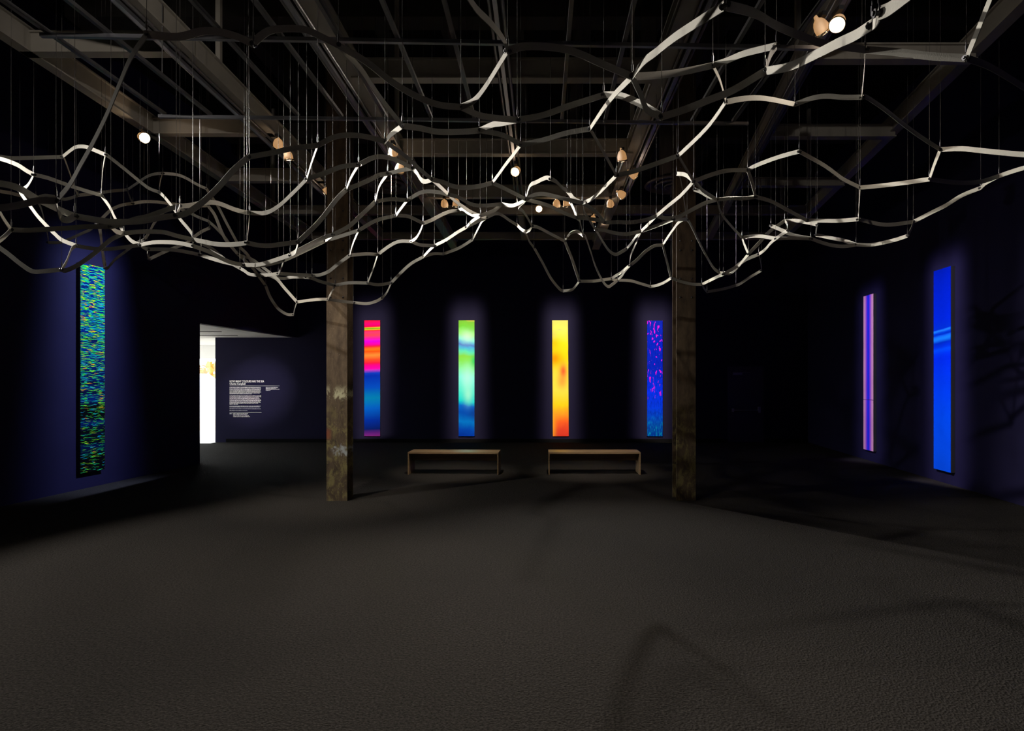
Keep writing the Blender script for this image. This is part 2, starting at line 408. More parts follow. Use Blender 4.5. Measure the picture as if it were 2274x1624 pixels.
column(-3.18, -2.873, 9.0, RUST_A, 'tall column with ochre and white paint stains, left')
column(2.007, 2.294, 9.03, RUST_B, 'tall rusty dark brown column casting a long floor shadow')

# ------------------------------------------------------------------ white steel beam frame
fr = empty('beam_frame', (0, 0, 5.0)); tag(fr, 'dusty white steel frame of beams under the black roof', 'frame')
def beam(ax, ay, bx, by, zb, h=0.20, w=0.12):
    m = MB()                                     # I-section: two flanges and a web
    z = zb - 5.0
    m.bar((ax, ay, z + 0.008), (bx, by, z + 0.008), w, 0.016)
    m.bar((ax, ay, z + h - 0.008), (bx, by, z + h - 0.008), w, 0.016)
    m.bar((ax, ay, z + h / 2), (bx, by, z + h / 2), w * 0.55, h - 0.032)
    m.build('beam', BEAM, fr)
beam(-4.95, 3.0, -5.27, 13.9, 5.0, 0.24)
beam(-3.42, 3.0, -3.66, 13.9, 5.0, 0.22)
beam(-1.82, 3.0, -1.98, 13.9, 4.77, 0.20, 0.16)
beam(-0.40, 11.8, -0.39, 13.9, 4.98, 0.18)
beam(1.17, 3.0, 1.24, 13.9, 4.77, 0.20, 0.16)
beam(2.36, 4.2, 3.85, 13.9, 5.0, 0.20)
beam(3.78, 3.0, 5.55, 13.9, 5.0, 0.22)
for y in (5.99, 7.96, 9.86): beam(-5.1, y, -3.5, y, 5.0, 0.21)
for y in (6.0, 8.0, 9.88): beam(-1.86, y, 1.2, y, 4.75, 0.20)
beam(2.65, 5.99, 4.26, 5.99, 4.93, 0.16); beam(2.95, 7.88, 4.57, 7.88, 4.93, 0.16); beam(3.25, 9.87, 4.9, 9.87, 4.93, 0.14)
beam(-5.2, 11.8, 5.2, 11.8, 5.0, 0.17); beam(-5.3, 13.9, 5.5, 13.9, 5.0, 0.16)
for x, y in ((-4.97, 3.6), (-3.5, 6.6), (-1.9, 8.0), (1.2, 8.0), (-5.27, 13.9), (5.5, 13.9), (2.7, 6.4), (3.9, 3.8), (-5.2, 11.8), (5.2, 11.8)):
    MB().bar((x, y, 0.15), (x, y, 2.05), 0.05, 0.05, (0, 1, 0)).build('hanger', BEAM, fr)

# suspension grid of slim square tubes
gr = empty('suspension_grid', (0, 0, 4.55)); tag(gr, 'grid of slim shiny square tubes hung below the beams', 'grid')
for x in (-3.9, -3.43, -2.53, -2.08, -1.62, -1.154, -0.704, 0.22, 0.676, 1.6, 2.04):
    y1 = 6.30 + (x + 3.9) * 0.029
    MB().bar((x, 1.5, 0), (x, y1, 0), 0.032, 0.032).build('rail', GALV, gr)
for a, b in (((-3.95, 4.80), (2.4, 4.99)), ((-3.95, 6.28), (2.2, 6.46))):
    MB().bar((a[0], a[1], -0.032), (b[0], b[1], -0.032), 0.034, 0.030).build('cross_rail', ALU, gr)
for x, y in ((-3.9, 3.2), (-2.08, 3.2), (-0.704, 3.2), (0.676, 3.2), (2.04, 3.2), (-3.43, 5.5), (-1.62, 5.5), (0.22, 5.5), (1.6, 5.5)):
    MB().tube([(x, y, 0.016), (x, y, 2.5)], 0.004, 5).build('drop_rod', GALV, gr)

# light tracks
def track(ax, ay, bx, by, z, label):
    t = empty('light_track', (ax, ay, z)); tag(t, label, 'light track', 'ceiling light tracks')
    b = (bx - ax, by - ay, 0); n = Vector((by - ay, -(bx - ax), 0)).normalized()
    MB().bar((0, 0, 0), b, 0.036, 0.036).build('rail', ALU, t)
    for s, dz, r in ((-0.05, 0.02, 0.014), (0.055, 0.025, 0.018)):
        o = n * s + Vector((0, 0, dz))
        MB().tube([o, Vector(b) + o], r, 8).build('conduit', GALV, t)
track(-3.46, 2.5, -3.70, 10.4, 4.95, 'light track beside the inner left beam')
track(-1.96, 2.5, -1.99, 9.72, 4.73, 'light track along the left edge of the middle frame')
track(-0.36, 2.5, -0.36, 10.2, 4.73, 'light track down the centre of the middle frame')
track(1.30, 2.5, 1.32, 9.72, 4.73, 'light track along the right edge of the middle frame')
track(2.30, 3.8, 3.30, 10.6, 4.90, 'light track slanting on the right with the glaring lamp')

# round air diffusers
def diffuser(x, y, z, label):
    e = empty('air_diffuser', (x, y, z)); tag(e, label, 'air diffuser', 'round air diffusers')
    MB().lathe([(0.50, 0.0), (0.53, 0.015), (0.50, 0.05), (0.34, 0.13), (0.40, 0.02), (0.50, 0.0)], 32).build('outer_ring', DUCT, e)
    MB().lathe([(0.33, -0.01), (0.35, 0.005), (0.20, 0.10), (0.25, 0.0), (0.33, -0.01)], 32).build('middle_ring', DUCT, e)
    MB().lathe([(0.17, -0.02), (0.185, -0.005), (0.06, 0.08), (0.10, -0.015), (0.17, -0.02)], 32).build('inner_ring', DUCT, e)
    MB().lathe([(0.26, 0.10), (0.26, 1.2), (0.0, 1.2)], 24).build('neck_duct', DUCT, e)
diffuser(2.40, 11.0, 5.30, 'round grey air diffuser behind the rusty column')
diffuser(-2.77, 11.0, 5.30, 'round dark air diffuser beside the paint-stained column')

# ------------------------------------------------------------------ spotlights
def gobo(light, spec, dist):
    """framing shutters: spec = (half width, upper, lower, side softness, upper softness, lower softness, power), metres at dist"""
    hw, up, dn, ss, su, sd, pw = spec
    light.use_nodes = True
    t = light.node_tree; n = t.nodes; em = n.get('Emission') or n.new('ShaderNodeEmission')
    tc = n.new('ShaderNodeTexCoord'); sp = n.new('ShaderNodeSeparateXYZ'); t.links.new(tc.outputs['Normal'], sp.inputs[0])
    def m(op, a, b=None):
        x = n.new('ShaderNodeMath'); x.operation = op
        for k, q in enumerate((a, b)):
            if q is None: continue
            if hasattr(q, 'is_output'): t.links.new(q, x.inputs[k])
            else: x.inputs[k].default_value = q
        return x.outputs[0]
    def edge(v, h, soft):
        mr = n.new('ShaderNodeMapRange'); mr.interpolation_type = 'SMOOTHSTEP'
        t.links.new(v, mr.inputs[0])
        mr.inputs[1].default_value = (h - 0.08) / dist; mr.inputs[2].default_value = (h + soft) / dist
        mr.inputs[3].default_value = 1.0; mr.inputs[4].default_value = 0.0
        return m('POWER', mr.outputs[0], pw)
    u = m('ABSOLUTE', m('DIVIDE', sp.outputs[0], sp.outputs[2])); v = m('DIVIDE', sp.outputs[1], sp.outputs[2])
    k = m('MULTIPLY', m('MULTIPLY', edge(u, hw, ss), edge(m('MULTIPLY', v, -1.0), up, su)), edge(v, dn, sd))
    t.links.new(k, em.inputs['Strength'])
    out = n.get('Light Output') or n.new('ShaderNodeOutputLight')
    t.links.new(em.outputs[0], out.inputs[0])

BULB = m_emit('warm_glowing_bulb_glass', (1.0, 0.50, 0.18), 0.4)
ME_SHELL = MB().lathe([(0.0, 0.115), (0.014, 0.113), (0.018, 0.085), (0.036, 0.070), (0.050, 0.045), (0.058, 0.010), (0.058, -0.03), (0.052, -0.03), (0.047, -0.008)], 20).mesh('reflector', BULB)
ME_RING = MB().lathe([(0.060, -0.026), (0.066, -0.030), (0.066, -0.042), (0.060, -0.044), (0.056, -0.036)], 20).mesh('rim_ring', CHROME)
LENS = {}
for pos, aim, power, cone, blend, colr, glow, gb, label in LAMPS:
    p = Vector(pos); a = Vector(aim); q = (a - p).to_track_quat('-Z', 'Y')
    root = empty('track_spotlight', pos); tag(root, label, 'spotlight', 'ceiling spotlights')
    shell = put('reflector', ME_SHELL, root); shell.rotation_euler = q.to_euler()
    put('rim_ring', ME_RING, shell)
    key = (glow, colr)
    if key not in LENS:
        LENS[key] = MB().lathe([(0.050, -0.024), (0.040, -0.034), (0.022, -0.041), (0.0, -0.043)], 18).mesh('lens', m_emit('lamp_lens', (colr[0], colr[1] * 0.9, colr[2] * 0.8), glow))
    put('lens', LENS[key], shell)
    back = q @ Vector((0, 0, 0.07))
    MB().tube([back, back + Vector((0, 0, 0.03)), Vector((back.x * 0.4, back.y * 0.4, 0.12)), (0, 0, 0.085)], 0.008, 6).build('yoke_arm', CHROME, root)
    MB().box(-0.02, 0.02, -0.06, 0.06, 0.075, 0.11).build('track_adapter', BLACK, root)
    if pos[0] < -7: MB().tube([(0, 0, 0.10), (0, 0, TOP - pos[2])], 0.012, 6).build('drop_rod', BLACK, root)  # rod to hold the added lamp by the left wall
    ld = bpy.data.lights.new('spot_beam', 'SPOT'); ld.energy = power; ld.color = colr
    ld.spot_size = math.radians(cone); ld.spot_blend = blend; ld.shadow_soft_size = 0.08 if power == 620 else 0.035
    lo = bpy.data.objects.new('spot_beam', ld); COL.objects.link(lo); lo.parent = root
    lo.location = q @ Vector((0, 0, -0.06)); lo.rotation_euler = q.to_euler()
    gd = bpy.data.lights.new('bulb_glow', 'POINT'); gd.energy = 3.5 if power > 1850 and glow > 13 else 0.7; gd.color = (1.0, 0.74, 0.5); gd.shadow_soft_size = 0.03
    go = bpy.data.objects.new('bulb_glow', gd); COL.objects.link(go); go.parent = root
    go.location = q @ Vector((0, 0, -0.09))
    if gb: gobo(ld, gb, (a - p).length)

# ------------------------------------------------------------------ coloured panels
def art(name, stops, tilt=0.0, warp=0.05, wscale=2.5, blobs=()):
    q = NT(name); g = q.sep(q.coord('Generated'))
    u, v = g[0], g[2]
    n = q.noise(q.comb(u, 0.0, q.math('MULTIPLY', v, 7.0)), wscale, 2, 0.4)
    vv = q.math('ADD', v, q.math('MULTIPLY', q.math('SUBTRACT', n, 0.5), warp))
    vv = q.math('ADD', vv, q.math('MULTIPLY', q.math('SUBTRACT', u, 0.5), tilt))
    if len(stops) <= 32:
        col = q.ramp(vv, [(p, rgb(*c)) for p, c in stops])
    for (bu, bv, ru, rv, c, k) in blobs:
        du = q.math('DIVIDE', q.math('SUBTRACT', u, bu), ru); dv = q.math('DIVIDE', q.math('SUBTRACT', v, bv), rv)
        r2 = q.math('ADD', q.math('MULTIPLY', du, du), q.math('MULTIPLY', dv, dv))
        f = q.math('MULTIPLY', q.math('POWER', 2.718, q.math('MULTIPLY', r2, -1.0)), k)
        col = q.mix(f, col, rgb(*c))
    return q.done(col, 0.6, 0, 0.03)
A1 = art('print_magenta_to_blue', [(0.0, (125, 40, 140)), (0.03, (90, 30, 130)), (0.06, (5, 30, 115)), (0.14, (0, 45, 170)), (0.24, (0, 95, 215)), (0.33, (0, 130, 195)), (0.42, (0, 75, 205)), (0.52, (0, 45, 190)), (0.548, (15, 60, 205)),
  (0.565, (150, 60, 215)), (0.582, (245, 0, 190)), (0.61, (255, 0, 150)), (0.63, (245, 20, 70)), (0.66, (255, 75, 40)), (0.70, (255, 145, 60)), (0.73, (255, 85, 20)), (0.75, (255, 125, 20)), (0.775, (255, 20, 60)), (0.795, (240, 0, 190)), (0.82, (215, 0, 245)),
  (0.845, (255, 30, 170)), (0.87, (255, 70, 90)), (0.90, (255, 55, 130)), (0.914, (255, 50, 30)), (0.920, (225, 230, 50)), (0.928, (30, 150, 15)), (0.936, (225, 230, 50)), (0.942, (255, 0, 70)), (0.965, (255, 0, 135)), (1.0, (240, 20, 60))], -0.006, 0.004)
A2 = art('print_green_to_blue', [(0.0, (0, 50, 165)), (0.06, (0, 70, 190)), (0.12, (0, 120, 215)), (0.20, (0, 75, 190)), (0.26, (0, 100, 215)), (0.30, (0, 215, 220)), (0.38, (70, 240, 225)), (0.50, (120, 245, 235)), (0.58, (130, 240, 170)), (0.65, (125, 225, 80)), (0.69, (130, 215, 70)),
  (0.73, (90, 225, 190)), (0.765, (70, 175, 225)), (0.785, (75, 115, 210)), (0.81, (80, 180, 225)), (0.845, (120, 245, 215)), (0.88, (140, 235, 120)), (0.94, (110, 205, 60)), (0.99, (120, 190, 60)), (1.0, (180, 190, 80))], 0.02, 0.05, 2.0,
  [(0.55, 0.86, 0.4, 0.05, (205, 255, 225), 0.7), (0.55, 0.5, 0.35, 0.10, (190, 255, 245), 0.6), (0.6, 0.36, 0.25, 0.07, (160, 245, 225), 0.8), (0.98, 0.65, 0.2, 0.05, (0, 200, 110), 0.8), (0.98, 0.2, 0.3, 0.05, (10, 60, 150), 0.7)])
A3 = art('print_yellow_to_orange', [(0.0, (215, 55, 45)), (0.06, (230, 70, 45)), (0.13, (255, 110, 40)), (0.20, (255, 165, 40)), (0.27, (255, 215, 25)), (0.40, (255, 230, 80)), (0.55, (250, 220, 70)), (0.66, (255, 215, 10)), (0.80, (255, 225, 30)), (0.93, (250, 230, 100)), (1.0, (225, 220, 110))], 0.0, 0.06, 2.0,
  [(0.68, 0.56, 0.24, 0.065, (245, 85, 50), 0.95), (0.60, 0.47, 0.30, 0.06, (245, 140, 60), 0.7), (0.15, 0.67, 0.42, 0.06, (255, 150, 0), 0.95), (0.15, 0.80, 0.30, 0.05, (255, 185, 0), 0.7), (0.1, 0.88, 0.18, 0.03, (190, 205, 100), 0.6), (0.45, 0.92, 0.2, 0.008, (190, 215, 120), 0.8), (0.0, 0.1, 0.2, 0.2, (255, 190, 40), 0.6)])
def art_drops():
    q = NT('print_blue_with_magenta_drops'); g = q.sep(q.coord('Generated')); u, v = g[0], g[2]
    base = q.ramp(v, [(0.0, rgb(0, 60, 150)), (0.10, rgb(0, 75, 180)), (0.25, rgb(0, 55, 235)), (0.38, rgb(0, 45, 250)), (0.6, rgb(0, 30, 190)), (0.8, rgb(0, 30, 200)), (1.0, rgb(10, 35, 185))])
    st = q.noise(q.comb(q.math('MULTIPLY', u, 9.0), 0.0, q.math('MULTIPLY', v, 14.0)), 1.6, 3, 0.6)
    base = q.mix(q.math('MULTIPLY', q.mapr(v, 0.22, 0.0, 0, 1), q.mapr(st, 0.52, 0.7)), base, rgb(0, 165, 190))
    base = q.mix(q.mapr(st, 0.55, 0.3, 0, 0.6), base, rgb(0, 25, 140))
    dr = q.noise(q.comb(q.math('MULTIPLY', u, 4.6), 3.0, q.math('MULTIPLY', v, 13.0)), 1.6, 2, 0.5, 0.5)
    thr = q.mapr(v, 0.30, 0.42, 0.0, 1.0, True)
    mask = q.math('MULTIPLY', q.mapr(dr, 0.60, 0.66, 0, 1, True), thr)
    col = q.mix(mask, base, rgb(205, 15, 225))
    return q.done(col, 0.6, 0, 0.03)
A4 = art_drops()
def art_dashes():
    q = NT('print_dashes_green_on_black'); g = q.sep(q.coord('Generated')); u, v = g[0], g[2]
    jit = q.noise(q.comb(q.math('MULTIPLY', u, 7.0), 1.0, q.math('MULTIPLY', v, 9.0)), 1.0, 3, 0.6)
    vj = q.math('ADD', v, q.math('MULTIPLY', q.math('SUBTRACT', jit, 0.5), 0.012))
    rows = q.noise(q.comb(q.math('MULTIPLY', u, 3.0), 5.0, q.math('MULTIPLY', vj, 270.0)), 1.0, 1, 0.4)
    hue = q.noise(q.comb(q.math('MULTIPLY', u, 3.0), 9.0, q.math('MULTIPLY', vj, 60.0)), 1.0, 2, 0.6)
    big = q.noise(q.comb(0.0, 2.0, q.math('MULTIPLY', v, 12.0)), 1.0, 2)
    inky = q.mix(q.mapr(q.math('ADD', big, q.math('MULTIPLY', v, 0.35)), 0.55, 0.75), (0.002, 0.003, 0.004, 1), rgb(0, 35, 100))
    line = q.ramp(hue, [(0.28, rgb(240, 25, 35)), (0.36, rgb(250, 190, 30)), (0.42, rgb(150, 235, 40)), (0.49, rgb(50, 205, 60)), (0.55, rgb(30, 205, 130)), (0.61, rgb(10, 130, 215)), (0.67, rgb(120, 225, 60)), (0.74, rgb(240, 50, 40))])
    dens = q.mapr(v, 0.2, 0.7, 0.585, 0.50)
    f = q.math('MULTIPLY', q.math('SUBTRACT', rows, dens), 34.0, None, True)
    col = q.mix(f, inky, q.mix(0.30, line, (0.0, 0.0, 0.0, 1)))
    return q.done(col, 0.6, 0, 0.03)
A5 = art_dashes()
A6 = art('print_ultramarine_band', [(0.0, (5, 80, 230)), (0.25, (0, 75, 235)), (0.42, (0, 60, 235)), (0.56, (0, 40, 225)), (0.58, (0, 50, 230)), (0.60, (0, 75, 240)), (0.615, (0, 45, 215)), (0.635, (0, 40, 190)), (0.655, (20, 130, 250)), (0.665, (20, 110, 245)), (0.675, (0, 45, 195)), (0.685, (0, 60, 210)), (0.695, (30, 130, 250)), (0.703, (0, 45, 200)), (0.75, (0, 35, 205)), (0.88, (0, 30, 190)), (1.0, (0, 25, 170))], -0.012, 0.004)
def art_stripe():
    q = NT('print_violet_stripes'); g = q.sep(q.coord('Generated')); u, v = g[0], g[2]
    col = q.ramp(u, [(0.0, rgb(225, 165, 190)), (0.16, rgb(215, 150, 195)), (0.30, rgb(150, 70, 225)), (0.44, rgb(30, 50, 235)), (0.56, rgb(30, 50, 235)), (0.70, rgb(150, 65, 225)), (0.84, rgb(215, 150, 195)), (1.0, rgb(225, 165, 190))])
    seam = q.mapr(q.math('ABSOLUTE', q.math('SUBTRACT', v, 0.325)), 0.001, 0.0022, 0, 1)
    col = q.mix(seam, rgb(70, 40, 110), col)
    return q.done(col, 0.6, 0, 0.03)
A7 = art_stripe()
def panel(x, y, z0, w, h, rz, mat, label, roll=0.0):
    e = empty('wall_panel', (x, y, z0), rz); e.rotation_euler = (0, roll, rz)
    tag(e, label, 'artwork', 'tall narrow wall panels')
    MB().box(-w / 2, w / 2, -0.018, 0.045, 0, h).build('panel_body', BLACK, e)
    MB().box(-w / 2 + 0.002, w / 2 - 0.002, -0.024, -0.018, 0.002, h - 0.002).build('print', mat, e)
PW = 0.456
panel(-4.82, BACK - 0.045, 0.18, PW, 3.31, 0, A1, 'tall panel in magenta, orange and blue bands on the back wall')
panel(-2.13, BACK - 0.045, 0.18, PW, 3.31, 0, A2, 'tall panel of soft green, aqua and blue on the back wall')
panel(0.556, BACK - 0.045, 0.18, PW, 3.31, 0, A3, 'tall glowing yellow panel with orange foot on the back wall', -0.006)
panel(3.24, BACK - 0.045, 0.18, PW - 0.01, 3.30, 0, A4, 'tall blue panel speckled with magenta drops beside the rusty column')
YL = 10.116
panel(wl(YL) + 0.048, YL, 0.27, 0.50, 3.43, math.pi / 2 - math.atan(0.08), A5, 'tall black panel with green and blue dashes on the left wall')
YR = 10.53
panel(wr(YR) - 0.048, YR, 0.22, 0.52, 3.5, -math.pi / 2 - math.atan(0.09), A6, 'wide ultramarine panel with light blue bands on the right wall')
YR2 = 13.38
panel(wr(YR2) - 0.048, YR2, 0.24, 0.48, 3.42, -math.pi / 2 - math.atan(0.09), A7, 'slim violet striped panel on the right wall, farther back')

# ------------------------------------------------------------------ benches
def bench(x0, x1, y, h, dep, rz, label):
    L = x1 - x0
    b = empty('bench', ((x0 + x1) / 2, y + dep / 2, 0), rz); tag(b, label, 'bench', 'low wooden benches')
    MB().box(-L / 2, L / 2, -dep / 2, dep / 2, h - 0.028, h).build('seat', WOOD, b)
    for s in (-1, 1):
        xa = s * L / 2; xb = xa - s * 0.022
        MB().box(min(xa, xb), max(xa, xb), -dep / 2, dep / 2, 0, h - 0.028).build('end_panel', WOOD, b)
    MB().box(-L / 2 + 0.022, L / 2 - 0.022, -dep / 2 + 0.30, -dep / 2 + 0.322, h - 0.19, h - 0.028).build('apron', WOOD, b)
bench(-2.517, -0.80, 11.46, 0.425, 0.47, -0.03, 'low wooden bench in front of the green panel')
bench(0.136, 1.874, 11.46, 0.425, 0.47, 0.0, 'low wooden bench in front of the yellow panel')

# ------------------------------------------------------------------ wall text
txt = empty('wall_text', (-8.92, BACK - 0.004, 0)); tag(txt, 'white vinyl wall text with a bold title on the navy wall', 'wall text')
def text(name, s, x, z, size, bold):
    cu = bpy.data.curves.new(name, 'FONT'); cu.body = s; cu.size = size; cu.offset = bold; cu.extrude = 0.001
    cu.materials.append(VINYL)
    o = put(name, cu, txt, (x, 0, z)); o.rotation_euler = (math.pi / 2, 0, 0)
    bpy.context.view_layer.update()
    me = bpy.data.meshes.new_from_object(o.evaluated_get(bpy.context.evaluated_depsgraph_get()))
    o2 = put(name, me, txt, (x, 0, z)); o2.rotation_euler = (math.pi / 2, 0, 0)
    bpy.data.objects.remove(o); o2.name = name
    return o2
S0 = 0.01289                                        # metres per photo pixel on this wall
def zz(py): return 1.8 + (843 - py) * S0
t1 = text('title_lettering', 'HOW MANY COLOURS HAS THE SEA', 0.0, zz(849.3), 0.085, 0.0016)
t2 = text('name_lettering', 'Charles Campbell', 0.0, zz(854.8), 0.080, 0.0013)
bpy.context.view_layer.update()
for o, wd in ((t1, 0.985), (t2, 0.452)):
    o.scale.x = wd / max(o.dimensions.x, 0.01)
MB().box(0, 111 * S0, -0.0005, 0.0005, zz(857.4), zz(856.9)).build('rule_line', VINYL, txt)
MB().box(0, 71 * S0, -0.0005, 0.0005, zz(916.1), zz(915.6)).build('rule_line', VINYL, txt)
def paragraph(name, x, rows):
    m = MB(); rnd = random.Random(len(rows) * 7 + int(x * 100))
    for py, wpx in rows:
        p = 0.0; end = wpx * S0
        while p < end - 0.01:
            w = min(rnd.choice((0.02, 0.035, 0.05, 0.065)), end - p)
            hz = 0.0040 + 0.0022 * rnd.random()
            m.box(x + p, x + p + w, -0.0005, 0.0005, zz(py) - hz, zz(py) + hz)
            p += w + 0.009
    m.build(name, VINYL, txt)
paragraph('paragraph', 0, [(860.5 + 2.1 * i, w) for i, w in enumerate((69, 70, 69, 70, 68, 70, 67, 49))])
paragraph('paragraph', 0.0, [(879.3 + 2.07 * i, w) for i, w in enumerate((70, 70, 65, 67, 70, 70, 69, 69, 64, 20))])
paragraph('paragraph', 0.0, [(902.2, 70), (904.4, 68)])
paragraph('paragraph', 0.0, [(908.4, 70)])
paragraph('paragraph', 0.0, [(912.4, 40)])
paragraph('credits', 0.0, [(919.1, 6)])
paragraph('credits', 8 * S0, [(919.0, 33), (921.4, 31), (923.6, 36), (925.8, 37)])
paragraph('side_note', 80.5 * S0, [(860.5, 27), (863.4, 23), (864.6, 31), (867.2, 10)])

# ------------------------------------------------------------------ net geometry: joints in metres, then straps (joint, joint, points between)
NODES = [
(-5.732,6.374,4.151),(-5.37,6.817,4.296),(-4.755,6.632,4.253),(-5.945,7.808,4.165),(-5.012,6.929,3.899),(-5.078,6.083,3.851),(-5.576,6.208,4.066),
(-5.671,6.613,3.845),(-4.83,6.312,3.19),(-6.226,6.932,3.964),(-6.506,7.826,4.14),(-6.706,8.269,3.663),(-5.859,7.993,3.841),(-5.41,8.052,4.132),
(-5.795,8.083,3.276),(-3.822,5.566,3.139),(-4.597,7.316,4.054),(-5.937,8.715,4.519),(-5.151,8.272,4.606),(-4.801,8.724,4.537),(-5.093,8.376,4.221),
(-2.975,5.006,3.227),(-2.734,5.698,3.362),(-3.547,5.011,3.059),(-2.549,4.247,2.944),(-2.019,3.11,3.566),(-2.986,3.742,2.899),(-2.999,3.908,2.85),
(-3.281,3.653,2.981),(-3.229,3.591,2.81),(-2.206,4.579,3.476),(-4.33,4.966,3.023),(-4.043,4.516,3.082),(-4.132,4.6,2.826),(-3.273,5.708,3.114),
(-4.36,5.528,2.801),(-4.995,5.561,3.041),(-4.288,6.499,3.239),(-3.422,5.974,3.112),(-5.008,7.664,3.561),(-4.289,6.626,3.219),(-5.084,7.881,3.361),
(-3.82,6.802,3.196),(-4.709,8.048,3.598),(-4.421,8.105,3.821),(-2.499,5.159,2.961),(-3.021,6.183,2.967),(-2.686,6.34,3.043),(-2.308,5.59,2.945),
(-2.118,5.3,3),(-2.063,6.017,3.233),(-2.39,6.725,3.336),(-3.788,7.647,3.199),(-4.275,7.648,3.513),(-3.086,7.137,3.044),(-4.246,8.553,3.665),(-3.727,8.378,3.263),
(-4.302,8.624,3.575),(-4.835,8.829,4.101),(-4.038,8.906,3.175),(-3.408,8.48,2.88),(-4.7,8.572,4.253),(-3.655,8.971,2.757),(-3.017,7.811,3.114),
(-2.67,7.876,3.019),(-2.745,7.279,3.046),(-2.281,7.245,3.281),(-1.809,5.646,3.565),(-1.973,5.113,3.485),(-1.692,4.603,3.572),(-1.194,4.644,3.618),
(-1.567,5.219,3.644),(-1.207,5.701,3.782),(-1.465,5.805,3.766),(-1.703,6.241,3.625),(-1.386,6.295,3.657),(-2.007,6.685,3.44),(-1.62,6.778,3.629),
(-0.947,6.201,3.686),(-1.346,6.928,3.579),(-2.002,7.444,3.33),(-1.579,7.389,3.479),(-2.267,7.939,3.06),(-2.927,8.333,2.899),(-2.646,8.563,2.884),
(-2.255,8.635,2.961),(-1.996,8.086,3.085),(-1.558,8.026,3.42),(-1.325,7.54,3.459),(-0.899,7.317,3.635),(-0.671,6.68,3.599),(-1.329,8.26,3.506),
(-0.914,8.114,3.669),(-0.664,7.361,3.762),(-1.008,7.398,3.858),(-0.95,5.289,3.54),(-0.46,5.722,3.652),(-0.443,6.793,3.76),(-0.16,4.771,3.642),
(-0.154,6.118,3.612),(-0.315,7.906,3.81),(-0.109,7.194,3.615),(0.31,8.03,3.626),(0.518,7.496,3.573),(0.39,6.683,3.578),(1.049,8.349,3.165),(0.509,8.124,3.113),
(-0.102,8.5,3.647),(0.315,8.782,3.079),(0.957,8.298,3.176),(1.11,7.612,3.229),(1.562,8.68,3.126),(1.71,8.009,3.137),(2.202,8.336,3.103),(2.243,7.483,3.095),
(1.582,7.917,3.551),(1.751,7.3,3.721),(1.436,6.448,3.983),(2.304,7.859,3.182),(2.427,7.117,3.269),(2.644,7.387,3.321),(2.427,7.344,3.513),(2.637,6.836,3.384),
(2.941,7.34,3.717),(2.981,8.23,3.276),(2.852,8.906,3.177),(2.365,8.676,3.051),(1.871,6.47,3.714),(2.976,6.708,3.355),(2.685,7.105,3.6),(2.636,6.505,3.393),
(3.023,6.657,3.497),(3.424,7.58,3.605),(3.612,6.974,3.348),(3.816,6.332,3.297),(4.003,6.54,3.497),(4.331,5.991,3.689),(4.333,5.753,3.726),(4.34,5.391,3.694),
(3.457,5.414,3.584),(2.833,6.48,3.495),(3.172,6.081,3.404),(3.12,5.947,3.678),(3.457,5.267,3.793),(3.801,4.71,3.538),(2.501,4.741,4.002),(2.37,5.583,3.895),
(2.146,6.089,3.63),(2.054,6.046,3.883),(1.438,5.74,3.669),(1.199,6.332,3.505),(1.181,5.238,3.728),(1.657,6.587,3.86),(0.659,6.295,3.424),(1.143,6.962,3.498),
(1.368,6.294,3.458),(0.613,6.83,3.482),(1.057,7.538,3.419),(0.409,6.048,3.557),(0.641,5.181,3.539),(0.37,4.608,3.7),(0.492,3.289,3.439),(-0.456,4.493,3.642),
(-0.157,3.98,3.5),(0.418,4.069,3.705),(0.67,3.381,3.261),(1.182,3.211,3.429),(1.182,2.169,3.068),(1.395,3.607,3.781),(1.141,4.045,3.89),(1.362,4.486,3.849),
(2.057,4.932,4.033),(1.857,3.482,3.689),(2.227,3.185,3.484),(2.221,2.991,3.703),(2.881,3.579,3.496),(0.701,2.322,3.23),(1.022,1.836,2.907),(1.028,1.691,2.876),
(-1.592,3.361,3.654),(-1.179,3.535,3.743),(-0.503,3.809,3.507),(-0.175,3.16,3.507),(-0.342,2.75,3.549),(-0.912,3.991,3.465),(0.086,5.624,3.658),
(0.264,6.167,3.715),(0.333,6.86,3.794),
]
LOOSE = {0,6,9,28,29,32,33,36,138,144,174,175,178,183}
